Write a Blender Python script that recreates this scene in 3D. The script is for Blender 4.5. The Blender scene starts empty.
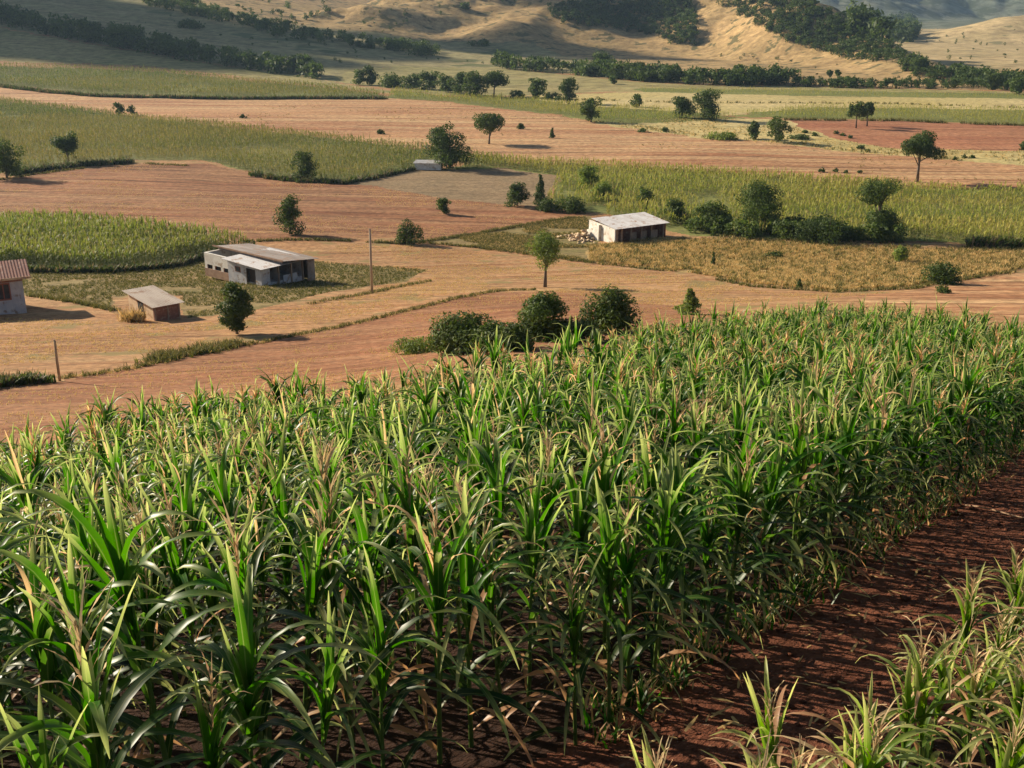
import bpy, math, random
import numpy as np
RNG = np.random.default_rng(7)
random.seed(7)
sc = bpy.context.scene
COL = sc.collection
PI = math.pi
FPX, PITCH = 1098.0, math.radians(19.3)
CP, SP = math.cos(PITCH), math.sin(PITCH)
SUN_EL, SUN_BACK = math.radians(24), math.radians(33)   # sun on the left, a little beyond the scene

# ------------------------------------------------------------ noise
def _hash(ix, iy, s):
    h = (ix.astype(np.int64) * 374761393 + iy.astype(np.int64) * 668265263 + s * 974711) & 0x7fffffff
    h = ((h ^ (h >> 13)) * 1274126177) & 0x7fffffff
    return ((h ^ (h >> 16)) & 0xffff) / 65535.0
def vnoise(x, y, s=0):
    ix, iy = np.floor(x), np.floor(y); fx, fy = x - ix, y - iy
    ux, uy = fx*fx*fx*(fx*(fx*6-15)+10), fy*fy*fy*(fy*(fy*6-15)+10)
    a, b = _hash(ix, iy, s), _hash(ix+1, iy, s); c, d = _hash(ix, iy+1, s), _hash(ix+1, iy+1, s)
    return (a + (b-a)*ux)*(1-uy) + (c + (d-c)*ux)*uy - 0.5
def fbm(x, y, o=4, s=0):
    r, a = 0.0, 1.0
    for i in range(o):
        r = r + a*vnoise(x*2**i + 17.3*i, y*2**i - 9.1*i, s+i); a *= 0.5
    return r
def smax(a, b, k):
    h = np.clip(0.5 + 0.5*(a-b)/k, 0, 1)
    return b + (a-b)*h + k*h*(1-h)
def sstep(a, b, x):
    t = np.clip((x-a)/(b-a), 0, 1); return t*t*(3-2*t)

# ------------------------------------------------------------ view rays (used only to find where things stand on the land)
def ray(px, py):
    u, v = px-512.0, 384.0-py
    return np.array([u, FPX*CP + v*SP, -FPX*SP + v*CP])
def P(px, py, d):
    r = ray(px, py); return r*(d/r[1])

_PY = [-80, -40, -10, 0, 6, 14, 30, 43, 60, 80, 100, 120, 150, 200, 4000]
_PZ = [-1.5, -2, -2.6, -3.6, -5.1, -7.2, -11.2, -14.2, -18, -22, -25.3, -27.6, -29.3, -30, -30]
def prof(y):
    return sum(np.interp(y+o, _PY, _PZ) for o in (-4, -2, 0, 2, 4))/5
RIDGES = [
    ([(925,74,470),(875,48,540),(838,27,590),(800,8,640),(745,-22,720),(690,-50,800)], 0.58, 14),
    ([(338,20,700),(372,8,720),(430,-10,770),(540,-40,840),(620,-52,880)], 0.40, 30),
    ([(690,-50,800),(672,0,745),(655,38,690)], 0.55, 12),
    ([(560,-60,860),(545,-5,760),(515,22,690)], 0.36, 22),
    ([(40,-70,980),(180,-35,900),(262,-14,900),(310,20,880)], 0.30, 20),
    ([(870,52,850),(950,38,880),(1024,16,900),(1150,-2,950),(1400,-24,980)], 0.26, 30),
    ([(520,-60,2200),(700,-70,2100),(860,-52,2300),(1000,-75,2300),(1150,-60,2100),(1500,-90,2200)], 0.36, 60),
    ([(820,-10,1900),(905,18,1700),(960,28,1500)], 0.30, 40),
]
RIDGES = [([tuple(P(*p)) for p in pts], s, w) for pts, s, w in RIDGES]
def zf(x, y):
    x = np.asarray(x, float); y = np.asarray(y, float)
    z = prof(y)
    z = z + 1.9*np.tanh(np.minimum(x, 0)/9.0)*sstep(3, 16, y)*(1-sstep(45, 100, y))
    z = z + 0.10*fbm(x/5, y/5, 3, 3)*sstep(4, 12, y) + 0.5*fbm(x/38, y/38, 3, 5)*sstep(55, 120, y)
    # the land rises gently to the far left
    sl = np.interp(x, [-600, -300, -200, -100, 0, 90], [.15, .125, .10, .062, .02, 0])
    y0 = np.interp(x, [-300, -100, 0, 90], [390, 440, 500, 540])
    t = (y-y0)/25
    z = z + sl*25*np.where(t > 20, t, np.log1p(np.exp(np.minimum(t, 20))))
    far = y > 330
    if np.any(far):
        xf, yf = (x[far], y[far]) if x.ndim else (x.reshape(1), y.reshape(1))
        zz = z[far] if x.ndim else z.reshape(1)
        wx = xf + 22*fbm(xf/120, yf/120, 3, 11); wy = yf + 22*fbm(xf/120, yf/120, 3, 31)
        hh = np.full_like(xf, -1e3)
        for pts, s, w in RIDGES:
            best = np.full_like(xf, -1e3)
            for (ax, ay, az), (bx, by, bz) in zip(pts[:-1], pts[1:]):
                dx, dy = bx-ax, by-ay
                tt = np.clip(((wx-ax)*dx+(wy-ay)*dy)/(dx*dx+dy*dy), 0, 1)
                q = np.hypot(wx-ax-tt*dx, wy-ay-tt*dy)
                best = np.maximum(best, az+(bz-az)*tt - s*(np.sqrt(q*q+w*w)-w))
            hh = smax(hh, best, 6)
        up = np.clip((hh+30)/45, 0, 1.6)*(1-.75*sstep(.30, .36, xf/yf)*(yf < 1300))
        rg = 1-2*np.abs(fbm(xf/95, yf/95, 4, 21))
        hh = hh + up*(15*(rg-0.72) + 5.0*fbm(xf/24, yf/24, 4, 41))
        zz = smax(zz, hh, 7)
        if x.ndim: z[far] = zz
        else: z = zz[0]
    return z
_TS = np.geomspace(2.5, 3200, 2600)
def G(px, py, off=0.0):
    r = ray(px, py); r = r/r[1]
    x, y, z = r[0]*_TS, _TS, r[2]*_TS
    g = zf(x, y)+off - z
    i = np.nonzero(g > 0)[0]
    if len(i) == 0 or i[0] == 0: return None
    i = i[0]; a, b = g[i-1], g[i]; t = _TS[i-1] + (_TS[i]-_TS[i-1])*(-a)/(b-a)
    return np.array([r[0]*t, t, r[2]*t-off])
def zat(x, y): return float(zf(np.array([x]), np.array([y]))[0])
def dense(pts, step=25):
    out = []
    for a, b in zip(pts, pts[1:]+pts[:1]):
        n = max(1, int(math.hypot(b[0]-a[0], b[1]-a[1])/step))
        out += [(a[0]+(b[0]-a[0])*k/n, a[1]+(b[1]-a[1])*k/n) for k in range(n)]
    return out
def wpoly(pts, off=0.0):
    out = [G(x, y, off) for x, y in dense(pts)]
    return np.array([p[:2] for p in out if p is not None])
def inside(poly, x, y):
    r = np.zeros(x.shape, bool); n = len(poly)
    mn, mx = poly.min(0), poly.max(0)
    bb = (x > mn[0]) & (x < mx[0]) & (y > mn[1]) & (y < mx[1])
    xs, ys = x[bb], y[bb]; q = np.zeros(xs.shape, bool)
    for i in range(n):
        x1, y1 = poly[i]; x2, y2 = poly[(i+1) % n]
        if y1 == y2: continue
        c = ((y1 > ys) != (y2 > ys)) & (xs < (x2-x1)*(ys-y1)/(y2-y1)+x1)
        q ^= c
    r[bb] = q
    return r
def pline(pts, step):
    """walk a pixel polyline over the land, return world points about `step` metres apart"""
    w = [G(*p) for p in pts]; w = [p for p in w if p is not None]; out = []
    for a, b in zip(w[:-1], w[1:]):
        n = max(1, int(np.linalg.norm(b[:2]-a[:2])/step))
        for k in range(n): out.append(a[:2]+(b[:2]-a[:2])*k/n)
    return np.array(out)

# ------------------------------------------------------------ mesh helpers
def fast_mesh(name, v, f, col=None, smooth=False):
    me = bpy.data.meshes.new(name)
    v = np.ascontiguousarray(v, np.float32); f = np.ascontiguousarray(f, np.int32)
    me.vertices.add(len(v)); me.vertices.foreach_set('co', v.ravel())
    k = f.shape[1]
    me.loops.add(f.size); me.loops.foreach_set('vertex_index', f.ravel())
    me.polygons.add(len(f)); me.polygons.foreach_set('loop_start', np.arange(0, f.size, k, dtype=np.int32))
    if smooth: me.polygons.foreach_set('use_smooth', np.ones(len(f), bool))
    if col is not None:
        a = me.attributes.new('col', 'FLOAT_COLOR', 'POINT')
        a.data.foreach_set('color', np.ascontiguousarray(col, np.float32).ravel())
    me.update(calc_edges=True); return me
def link(name, me, mat=None, parent=None, loc=None, rz=0):
    o = bpy.data.objects.new(name, me); COL.objects.link(o)
    if mat is not None:
        me.materials.clear(); me.materials.append(mat)
    if parent is not None: o.parent = parent
    if loc is not None: o.location = loc
    if rz: o.rotation_euler = (0, 0, rz)
    return o
def tag(o, label, cat=None, group=None, kind=None):
    o['label'] = label
    if cat: o['category'] = cat
    if group: o['group'] = group
    if kind: o['kind'] = kind
    return o
def empty(name, loc, label, cat, group=None, rz=0):
    o = bpy.data.objects.new(name, None); COL.objects.link(o)
    o.location = loc; o.rotation_euler = (0, 0, rz); o.empty_display_size = .3
    return tag(o, label, cat, group)
class Geo:
    def __init__(s): s.v, s.f, s.c, s.n = [], [], [], 0
    def add(s, v, f, c):
        s.v.append(np.asarray(v, float)); s.f.append(np.asarray(f, int)+s.n); s.c.append(np.asarray(c, float)); s.n += len(v)
    def get(s):
        if not s.v: return np.zeros((0, 3)), np.zeros((0, 4), int), np.zeros((0, 4))
        return np.vstack(s.v), np.vstack(s.f), np.vstack(s.c)
def join(*gs):
    g = Geo()
    for q in gs: g.add(*q)
    return g.get()
def scatter(temps, pos, rot, scl, lean=0.0, which=None, rng=RNG):
    """merge many copies of the templates into one mesh's arrays"""
    g = Geo(); n = len(pos)
    if which is None: which = rng.integers(0, len(temps), n)
    for k, (v, f, c) in enumerate(temps):
        ii = np.nonzero(which == k)[0]
        if len(ii) == 0: continue
        m = len(ii); cr, sr = np.cos(rot[ii])[:, None], np.sin(rot[ii])[:, None]; s = scl[ii][:, None]
        lx, ly = rng.normal(0, lean, (m, 1)), rng.normal(0, lean, (m, 1))
        X = (v[:, 0]*cr - v[:, 1]*sr)*s; Y = (v[:, 0]*sr + v[:, 1]*cr)*s; Z = v[:, 2]*s
        X, Y = X + Z*lx, Y + Z*ly
        V = np.stack([X+pos[ii, 0:1], Y+pos[ii, 1:2], Z+pos[ii, 2:3]], -1).reshape(-1, 3)
        Fq = (f[None]+(np.arange(m)*len(v))[:, None, None]).reshape(-1, f.shape[1])
        C = np.repeat(c[None], m, 0).copy(); C[:, :, 0] = np.clip(C[:, :, 0]+rng.normal(0, .16, (m, 1)), 0, 1)
        g.add(V, Fq, C.reshape(-1, 4))
    return g.get()

class MB:
    """boxes, prisms and tubes collected into one mesh"""
    def __init__(s): s.v, s.f = [], []
    def box(s, x0, x1, y0, y1, z0, z1):
        n = len(s.v)
        s.v += [(x, y, z) for z in (z0, z1) for x, y in ((x0, y0), (x1, y0), (x1, y1), (x0, y1))]
        s.f += [tuple(n+i for i in q) for q in ((3, 2, 1, 0), (4, 5, 6, 7), (0, 1, 5, 4), (1, 2, 6, 5), (2, 3, 7, 6), (3, 0, 4, 7))]
    def hexa(s, bottom, top):
        n = len(s.v); s.v += list(bottom)+list(top)
        s.f += [tuple(n+i for i in q) for q in ((3, 2, 1, 0), (4, 5, 6, 7), (0, 1, 5, 4), (1, 2, 6, 5), (2, 3, 7, 6), (3, 0, 4, 7))]
    def tube(s, pts, rad, k=7):
        n = len(s.v); m = len(pts)
        for i, p in enumerate(pts):
            a = np.array(pts[max(i-1, 0)]); b = np.array(pts[min(i+1, m-1)]); d = (b-a)/max(np.linalg.norm(b-a), 1e-6)
            q = np.array([1, 0, 0]) if abs(d[0]) < .8 else np.array([0, 1, 0])
            e = np.cross(d, q); e /= np.linalg.norm(e); g = np.cross(d, e)
            for j in range(k):
                t = 2*PI*j/k; s.v.append(tuple(np.array(p)+rad[i]*(math.cos(t)*e+math.sin(t)*g)))
        for i in range(m-1):
            for j in range(k):
                s.f.append((n+i*k+j, n+i*k+(j+1) % k, n+(i+1)*k+(j+1) % k, n+(i+1)*k+j))
        s.f.append(tuple(n+(m-1)*k+j for j in range(k))); s.f.append(tuple(n+j for j in reversed(range(k))))
    def corrugated(s, x0, x1, y0, y1, zfun, pitch=.22, amp=.022, th=.03):
        """sheet whose waves run along y; zfun(x,y) gives its height"""
        nx = int((x1-x0)/pitch*4); n = len(s.v)
        for lay in (0, -th):
            for i in range(nx+1):
                x = x0+(x1-x0)*i/nx
                for y in (y0, (y0+y1)/2, y1): s.v.append((x, y, zfun(x, y)+amp*math.sin(i*PI/2)+lay))
        m = (nx+1)*3
        for i in range(nx):
            for j in range(2):
                a = n+i*3+j; s.f.append((a, a+3, a+4, a+1)); b = a+m; s.f.append((b, b+1, b+4, b+3))
            a = n+i*3; s.f.append((a, a+m, a+m+3, a+3)); a += 2; s.f.append((a, a+3, a+m+3, a+m))
        for i in (0, nx):
            for j in range(2):
                a = n+i*3+j; s.f.append((a, a+1, a+m+1, a+m))
    def build(s, name, mat, parent=None, smooth=False):
        me = bpy.data.meshes.new(name); me.from_pydata([tuple(map(float, p)) for p in s.v], [], s.f)
        me.materials.append(mat); me.update()
        if smooth: me.polygons.foreach_set('use_smooth', [True]*len(me.polygons))
        o = bpy.data.objects.new(name, me); COL.objects.link(o)
        if parent is not None: o.parent = parent
        return o

# ------------------------------------------------------------ materials
def newmat(name):
    m = bpy.data.materials.new(name); m.use_nodes = True; nt = m.node_tree; nt.nodes.clear(); return m, nt
class N:
    def __init__(s, nt): s.nt = nt
    def __call__(s, t, ins=None, **kw):
        n = s.nt.nodes.new(t)
        for k, v in kw.items(): setattr(n, k, v)
        for k, v in (ins or {}).items():
            if isinstance(v, bpy.types.NodeSocket): s.nt.links.new(v, n.inputs[k])
            else: n.inputs[k].default_value = v
        return n
    def mix(s, f, a, b, bt='MIX'):
        n = s.nt.nodes.new('ShaderNodeMix'); n.data_type = 'RGBA'; n.blend_type = bt
        for i, v in ((0, f), (6, a), (7, b)):
            if isinstance(v, bpy.types.NodeSocket): s.nt.links.new(v, n.inputs[i])
            else: n.inputs[i].default_value = (*v, 1) if i and len(v) == 3 else v
        return n.outputs[2]
    def math(s, op, a, b=0.0, clamp=False):
        n = s.nt.nodes.new('ShaderNodeMath'); n.operation = op; n.use_clamp = clamp
        for i, v in ((0, a), (1, b)):
            if isinstance(v, bpy.types.NodeSocket): s.nt.links.new(v, n.inputs[i])
            else: n.inputs[i].default_value = v
        return n.outputs[0]
    def ramp(s, f, lo, hi):
        n = s('ShaderNodeMapRange', {0: f, 1: lo, 2: hi, 3: 0.0, 4: 1.0}); n.clamp = True; return n.outputs[0]
    def noise(s, vec, scale, detail=4, rough=.6, dist=0.0):
        return s('ShaderNodeTexNoise', {'Vector': vec, 'Scale': scale, 'Detail': detail, 'Roughness': rough, 'Distortion': dist}).outputs[0]

def mat_land(name, c1, c2, c3, ang=0.0, furrow=0.35, fscale=1.0, fine=2.5, patch=.06, spots=None, bump=.25, stretch=.05, lines=.45):
    """soil, stubble or grass: two tones in patches, a third in streaks that run along the furrows"""
    m, nt = newmat(name); n = N(nt)
    co = n('ShaderNodeTexCoord').outputs['Object']
    rot = n('ShaderNodeMapping', {'Vector': co, 'Rotation': (0, 0, -ang)}).outputs[0]
    st = n('ShaderNodeMapping', {'Vector': rot, 'Scale': (stretch, 1, 1)}).outputs[0]
    big = n.ramp(n.noise(co, patch, 4, .6, .6), .36, .64)
    streak = n.ramp(n.noise(st, fscale, 5, .75), .38, .62)
    fn = n.noise(co, fine, 5, .75)
    c = n.mix(big, c1, c2)
    c = n.mix(n.math('MULTIPLY', streak, furrow), c, c3)
    st2 = n('ShaderNodeMapping', {'Vector': rot, 'Scale': (stretch*.6, 1, 1), 'Location': (31, 7, 3)}).outputs[0]
    dk = n.math('MULTIPLY', n.ramp(n.noise(st2, fscale*1.9, 4, .7, .3), .54, .64), lines)
    c = n.mix(dk, c, tuple(q*.42 for q in c2))
    v = n('ShaderNodeHueSaturation', {'Color': c, 'Value': n.math('ADD', n.math('MULTIPLY', n.ramp(fn, .3, .7), 1.0), .5)}).outputs[0]
    if spots:
        sp = n.ramp(n.noise(co, spots[1], 3, .6), spots[2], spots[2]+.06)
        v = n.mix(n.math('MULTIPLY', sp, .85), v, spots[0])
    h = n.math('ADD', n.math('MULTIPLY', streak, .5), fn)
    b = n('ShaderNodeBump', {'Height': h, 'Strength': bump, 'Distance': .15}).outputs[0]
    p = n('ShaderNodeBsdfPrincipled', {'Base Color': v, 'Roughness': .95, 'Specular IOR Level': .1, 'Normal': b})
    o = n('ShaderNodeOutputMaterial', {'Surface': p.outputs[0]}); return m

def mat_leaf(name, dark, light, tip, dry1, dry2, trans=.42, rough=.42, tipamt=.55, spec=.45, transgain=1.7, tiplo=.45, patch=None):
    m, nt = newmat(name); n = N(nt)
    a = n('ShaderNodeAttribute', attribute_name='col'); s = n('ShaderNodeSeparateColor', {'Color': a.outputs['Color']})
    r, t, k = s.outputs[0], s.outputs[1], s.outputs[2]; u = a.outputs['Alpha']
    oi = n('ShaderNodeObjectInfo').outputs['Random']
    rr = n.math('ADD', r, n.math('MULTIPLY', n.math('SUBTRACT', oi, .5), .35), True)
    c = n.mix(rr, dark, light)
    c = n.mix(n.math('MULTIPLY', n.ramp(t, tiplo, 1.0), tipamt), c, tip)
    c = n.mix(n.math('MULTIPLY', n.ramp(u, .16, .0), .22), c, tip)
    if patch:
        co = n('ShaderNodeTexCoord').outputs['Object']
        st = n('ShaderNodeMapping', {'Vector': co, 'Rotation': (0, 0, .1), 'Scale': (.25, 1, 1)}).outputs[0]
        c = n.mix(n.math('MULTIPLY', n.ramp(n.noise(st, patch[1], 4, .65), .40, .62), patch[2]), c, patch[0])
    d = n.mix(r, dry1, dry2)
    c = n.mix(k, c, d)
    hs = n('ShaderNodeHueSaturation', {'Color': c, 'Value': transgain, 'Saturation': 1.08}).outputs[0]
    p = n('ShaderNodeBsdfPrincipled', {'Base Color': c, 'Roughness': rough, 'Specular IOR Level': spec})
    tr = n('ShaderNodeBsdfTranslucent', {'Color': hs})
    mx = n('ShaderNodeMixShader', {0: trans, 1: p.outputs[0], 2: tr.outputs[0]})
    n('ShaderNodeOutputMaterial', {'Surface': mx.outputs[0]}); return m

def mat_plain(name, c1, c2, scale=3.0, rough=.85, stretch=(1, 1, 1), lo=.4, hi=.62, bump=.2, metal=0.0, c3=None, s3=9.0):
    m, nt = newmat(name); n = N(nt)
    co = n('ShaderNodeTexCoord').outputs['Object']
    mp = n('ShaderNodeMapping', {'Vector': co, 'Scale': stretch}).outputs[0]
    f = n.noise(mp, scale, 5, .65); c = n.mix(n.ramp(f, lo, hi), c1, c2)
    if c3: c = n.mix(n.ramp(n.noise(co, s3, 3, .6), .56, .66), c, c3)
    b = n('ShaderNodeBump', {'Height': f, 'Strength': bump, 'Distance': .05}).outputs[0]
    p = n('ShaderNodeBsdfPrincipled', {'Base Color': c, 'Roughness': rough, 'Metallic': metal, 'Specular IOR Level': .25, 'Normal': b})
    n('ShaderNodeOutputMaterial', {'Surface': p.outputs[0]}); return m

R_ = math.radians
M = {
 'tan':   mat_land('dry_tan_soil', (.37, .185, .083), (.27, .125, .056), (.48, .32, .16), R_(9), .6, .5, 1.6, .07, lines=.7, spots=((.24, .185, .075), .22, .57)),
 'near':  mat_land('red_tan_soil', (.31, .132, .064), (.21, .086, .042), (.42, .25, .13), R_(12), .5, .7, 2.5, .10, lines=.6),
 'red':   mat_land('ploughed_red_soil', (.285, .118, .056), (.19, .077, .038), (.39, .23, .115), R_(-8), .7, .35, 1.2, .05, lines=.8),
 'orange':mat_land('orange_soil', (.43, .21, .100), (.31, .130, .062), (.54, .37, .19), R_(-3), .8, .22, .8, .03, lines=.75, stretch=.035),
 'brick': mat_land('brick_red_soil', (.36, .145, .075), (.29, .115, .06), (.44, .23, .12), R_(-2), .6, .25, .8, .03, lines=.6),
 'dull':  mat_land('dull_brown_soil', (.26, .17, .095), (.20, .14, .08), (.30, .22, .12), R_(-6), .6, .6, 1.5, .06),
 'path':  mat_land('red_path_soil', (.185, .066, .036), (.14, .050, .028), (.23, .095, .055), R_(55), .4, 2.5, 14, .9, bump=.8, spots=((.28, .16, .10), 9.0, .66)),
 'bed':   mat_land('shade_dark_field_soil', (.040, .020, .013), (.030, .015, .010), (.055, .028, .018), R_(55), .4, 2.5, 10, .9, bump=.6),  # dark red soil, darkened further for the shade between the plants
 'grass': mat_land('rough_pasture', (.16, .145, .05), (.25, .185, .08), (.33, .21, .10), R_(5), .5, .3, 1.2, .07),
 'olive': mat_land('olive_pasture', (.25, .22, .085), (.34, .27, .12), (.20, .19, .07), R_(-6), .4, .08, .25, .02),
 'straw': mat_land('pale_stubble', (.47, .36, .14), (.55, .43, .21), (.36, .32, .12), R_(-3), .45, .15, .6, .03),
 'stub':  mat_land('golden_dry_crop_ground', (.42, .28, .11), (.34, .24, .09), (.50, .35, .16), R_(-4), .5, .5, 1.8, .06),
 'cornbed': mat_land('green_crop_bed', (.14, .17, .045), (.20, .21, .06), (.25, .20, .09), R_(-4), .4, .25, .9, .03),
 'hill':  mat_land('hill_dry_grass', (.47, .31, .145), (.36, .24, .11), (.27, .20, .085), R_(20), .5, .035, .25, .012, spots=((.09, .09, .04), .11, .56), bump=.1, stretch=.5),
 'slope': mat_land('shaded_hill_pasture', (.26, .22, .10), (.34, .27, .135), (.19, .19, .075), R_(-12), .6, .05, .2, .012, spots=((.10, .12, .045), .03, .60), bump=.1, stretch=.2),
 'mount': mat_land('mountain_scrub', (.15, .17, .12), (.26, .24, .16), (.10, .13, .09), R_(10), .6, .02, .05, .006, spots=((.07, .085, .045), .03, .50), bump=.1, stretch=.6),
 'mount2': mat_land('pale_hill_grass', (.54, .40, .21), (.42, .31, .16), (.34, .27, .13), R_(10), .6, .03, .1, .006, spots=((.16, .15, .07), .05, .62), bump=.1, stretch=.3),
}
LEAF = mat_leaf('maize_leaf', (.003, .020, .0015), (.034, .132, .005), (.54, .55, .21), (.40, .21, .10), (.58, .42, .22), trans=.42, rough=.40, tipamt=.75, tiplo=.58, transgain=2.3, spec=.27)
LEAF2 = mat_leaf('sunlit_maize_leaf', (.03, .08, .006), (.10, .20, .012), (.60, .56, .22), (.44, .24, .13), (.62, .46, .26), trans=.45, rough=.42, tipamt=.8, tiplo=.45, transgain=2.0, spec=.3)  # yellower patch leaves, also lightened in colour to stand in for sunlight
LEAFMID = mat_leaf('maize_leaf_far', (.045, .10, .010), (.22, .29, .035), (.46, .42, .14), (.42, .26, .12), (.55, .42, .20), trans=.28, rough=.6, spec=.25, patch=((.22, .20, .05), .06, .5))
LEAFFAR = mat_leaf('far_crop_leaf', (.13, .185, .025), (.38, .40, .07), (.50, .43, .16), (.42, .26, .12), (.55, .42, .20), trans=.22, rough=.75, spec=.15, patch=((.40, .33, .08), .05, .6))
LEAFGRN = mat_leaf('far_green_crop_leaf', (.055, .10, .014), (.17, .215, .035), (.30, .30, .10), (.42, .26, .12), (.55, .42, .20), trans=.22, rough=.75, spec=.15, patch=((.28, .24, .06), .03, .75))
TASSEL = mat_leaf('maize_tassel', (.50, .35, .19), (.64, .54, .28), (.66, .52, .30), (.55, .27, .16), (.62, .45, .28), trans=.3, rough=.8, spec=.1, transgain=1.2)
STALK = mat_leaf('maize_stalk', (.06, .11, .02), (.13, .19, .04), (.25, .25, .08), (.3, .2, .1), (.4, .3, .15), trans=.0, rough=.5, spec=.3)
TREEL = mat_leaf('tree_leaf', (.024, .046, .010), (.105, .155, .030), (.19, .21, .05), (.2, .15, .08), (.25, .18, .1), trans=.30, rough=.65, spec=.2, tipamt=.35, transgain=1.4)
TREEB = mat_leaf('bright_tree_leaf', (.075, .12, .02), (.20, .26, .05), (.30, .31, .09), (.2, .15, .08), (.25, .18, .1), trans=.35, rough=.6, spec=.2, tipamt=.35, transgain=1.5)
GRASS = mat_leaf('verge_grass', (.030, .045, .010), (.12, .125, .03), (.32, .25, .10), (.48, .32, .13), (.64, .48, .22), trans=.3, rough=.8, spec=.1, tipamt=.6)
BARK = mat_plain('bark', (.10, .075, .055), (.20, .16, .12), 6, .9, (1, 1, .3))

# ------------------------------------------------------------ the land: one polar sheet, cut into fields
E = 1200
polys = {   # name -> (object name, material, label, category, pixel outline read off the land)
 'red1': ('ploughed_field', 'red', 'red brown ploughed field between the left maize block and the dull brown plot', [(-120,186),(0,181),(60,172),(130,165),(200,163),(262,176),(347,182),(400,191),(470,202),(585,214),(500,229),(430,239),(380,236),(240,241),(220,236),(0,212),(-120,212)]),
 'orange1': ('ploughed_field', 'orange', 'long orange soil field crossing the whole valley behind the green crops', [(-120,78),(0,86),(100,97),(385,98),(450,103),(560,116),(600,124),(700,138),(760,141),(860,153),(1024,166),(E,172),(E,190),(1024,190),(900,186),(800,178),(680,168),(500,159),(420,149),(300,135),(130,117),(0,100),(-120,93)]),
 'brick1': ('ploughed_field', 'brick', 'brick red ploughed field on the right behind the round crowned tree', [(786,120),(900,121),(1024,126),(E,133),(E,160),(1024,151),(960,150),(880,147),(830,138)]),
 'pale1': ('stubble_field', 'straw', 'pale straw coloured stubble strip in front of the brick red field', [(600,120),(690,116),(786,120),(830,138),(880,147),(960,150),(1024,151),(E,160),(E,172),(1024,166),(860,153),(760,141),(700,138),(600,124)]),
 'dull1': ('fallow_plot', 'dull', 'dull brown fallow plot in front of the small white shed', [(347,182),(420,170),(500,168),(560,176),(540,206),(500,205),(470,202),(400,191)]),
 'straw2': ('stubble_field', 'straw', 'pale yellow stubble field behind the bushes in the right middle', [(500,97),(640,92),(800,96),(1024,99),(E,101),(E,113),(1024,110),(820,107),(760,112),(700,118),(620,110),(560,106)]),
 'grass1': ('pasture', 'grass', 'rough green grass around the two small farm buildings', [(-100,262),(60,272),(150,268),(202,252),(320,262),(428,270),(400,282),(330,292),(256,310),(190,318),(180,296),(112,296),(110,308),(30,294),(-100,280)]),
 'grass2': ('pasture', 'grass', 'triangle of olive grass left of the white walled shed', [(424,242),(500,229),(585,216),(600,240),(590,262),(518,252)]),
 'stub1': ('dry_crop_field', 'stub', 'golden dry low crop field in front of the long metal roofed shed', [(590,246),(668,238),(760,243),(900,250),(1024,252),(E,254),(E,260),(1024,268),(910,286),(831,290),(756,284),(674,270),(590,261)]),
 'orange2': ('ploughed_field', 'orange', 'smooth orange soil field at the right edge beyond the near maize', [(900,292),(1024,273),(E,262),(E,330),(1024,318),(900,305),(830,298)]),
 'near1': ('ploughed_field', 'near', 'red soil ground sloping down just beyond the near maize on the left', [(-150,388),(0,384),(60,381),(150,366),(222,349),(330,330),(400,310),(450,300),(501,292),(545,291),(620,300),(700,308),(760,312),(660,336),(560,352),(400,380),(300,410),(0,470),(-150,500)]),
 'olive1': ('pasture', 'olive', 'pale olive pasture below the dark tree band at the upper left', [(-200,12),(0,28),(75,41),(150,53),(200,63),(325,80),(400,92),(385,93),(150,66),(0,61),(-200,60)]),
 'olive2': ('pasture', 'olive', 'dull olive pasture in front of the far hill treeline', [(325,80),(340,70),(400,66),(500,68),(560,74),(640,82),(720,86),(790,86),(1024,92),(E,96),(E,102),(1024,97),(800,94),(700,92),(600,92),(520,96),(440,95)]),
}
PW = {k: wpoly(v[3]) for k, v in polys.items()}
corn_px = {
 'f1': [(-120,268),(0,268),(60,270),(110,270),(160,266),(205,255),(252,250),(235,245),(150,234),(80,227),(0,224),(-120,224)],
 'f2': [(-120,176),(0,174),(60,166),(130,160),(200,160),(250,172),(300,180),(345,182),(375,176),(418,166),(440,160),(520,166),(500,159),(420,149),(300,135),(130,117),(0,100),(-120,93)],
 'f3': [(-160,70),(0,66),(80,68),(150,71),(250,81),(330,88),(386,96),(385,98),(250,97),(100,94),(0,85),(-160,74)],
 'f4': [(440,170),(480,161),(680,170),(800,180),(900,188),(1024,192),(E,197),(E,252),(1024,247),(975,246),(950,242),(800,240),(700,236),(668,230),(600,214),(580,212),(545,206),(560,176),(500,168)],
 'f5': [(386,98),(395,90),(440,96),(520,97),(560,104),(620,108),(690,112),(740,118),(700,120),(640,124),(600,122),(560,115),(450,102)],
 'f7': [(640,88),(800,90),(1024,94),(E,97),(E,101),(1024,99),(800,96),(640,92)],
 'f6': [(760,112),(820,107),(1024,110),(E,113),(E,132),(1024,125),(900,120),(800,119),(730,116)],
}
CW = {k: wpoly(v) for k, v in corn_px.items()}
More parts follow.
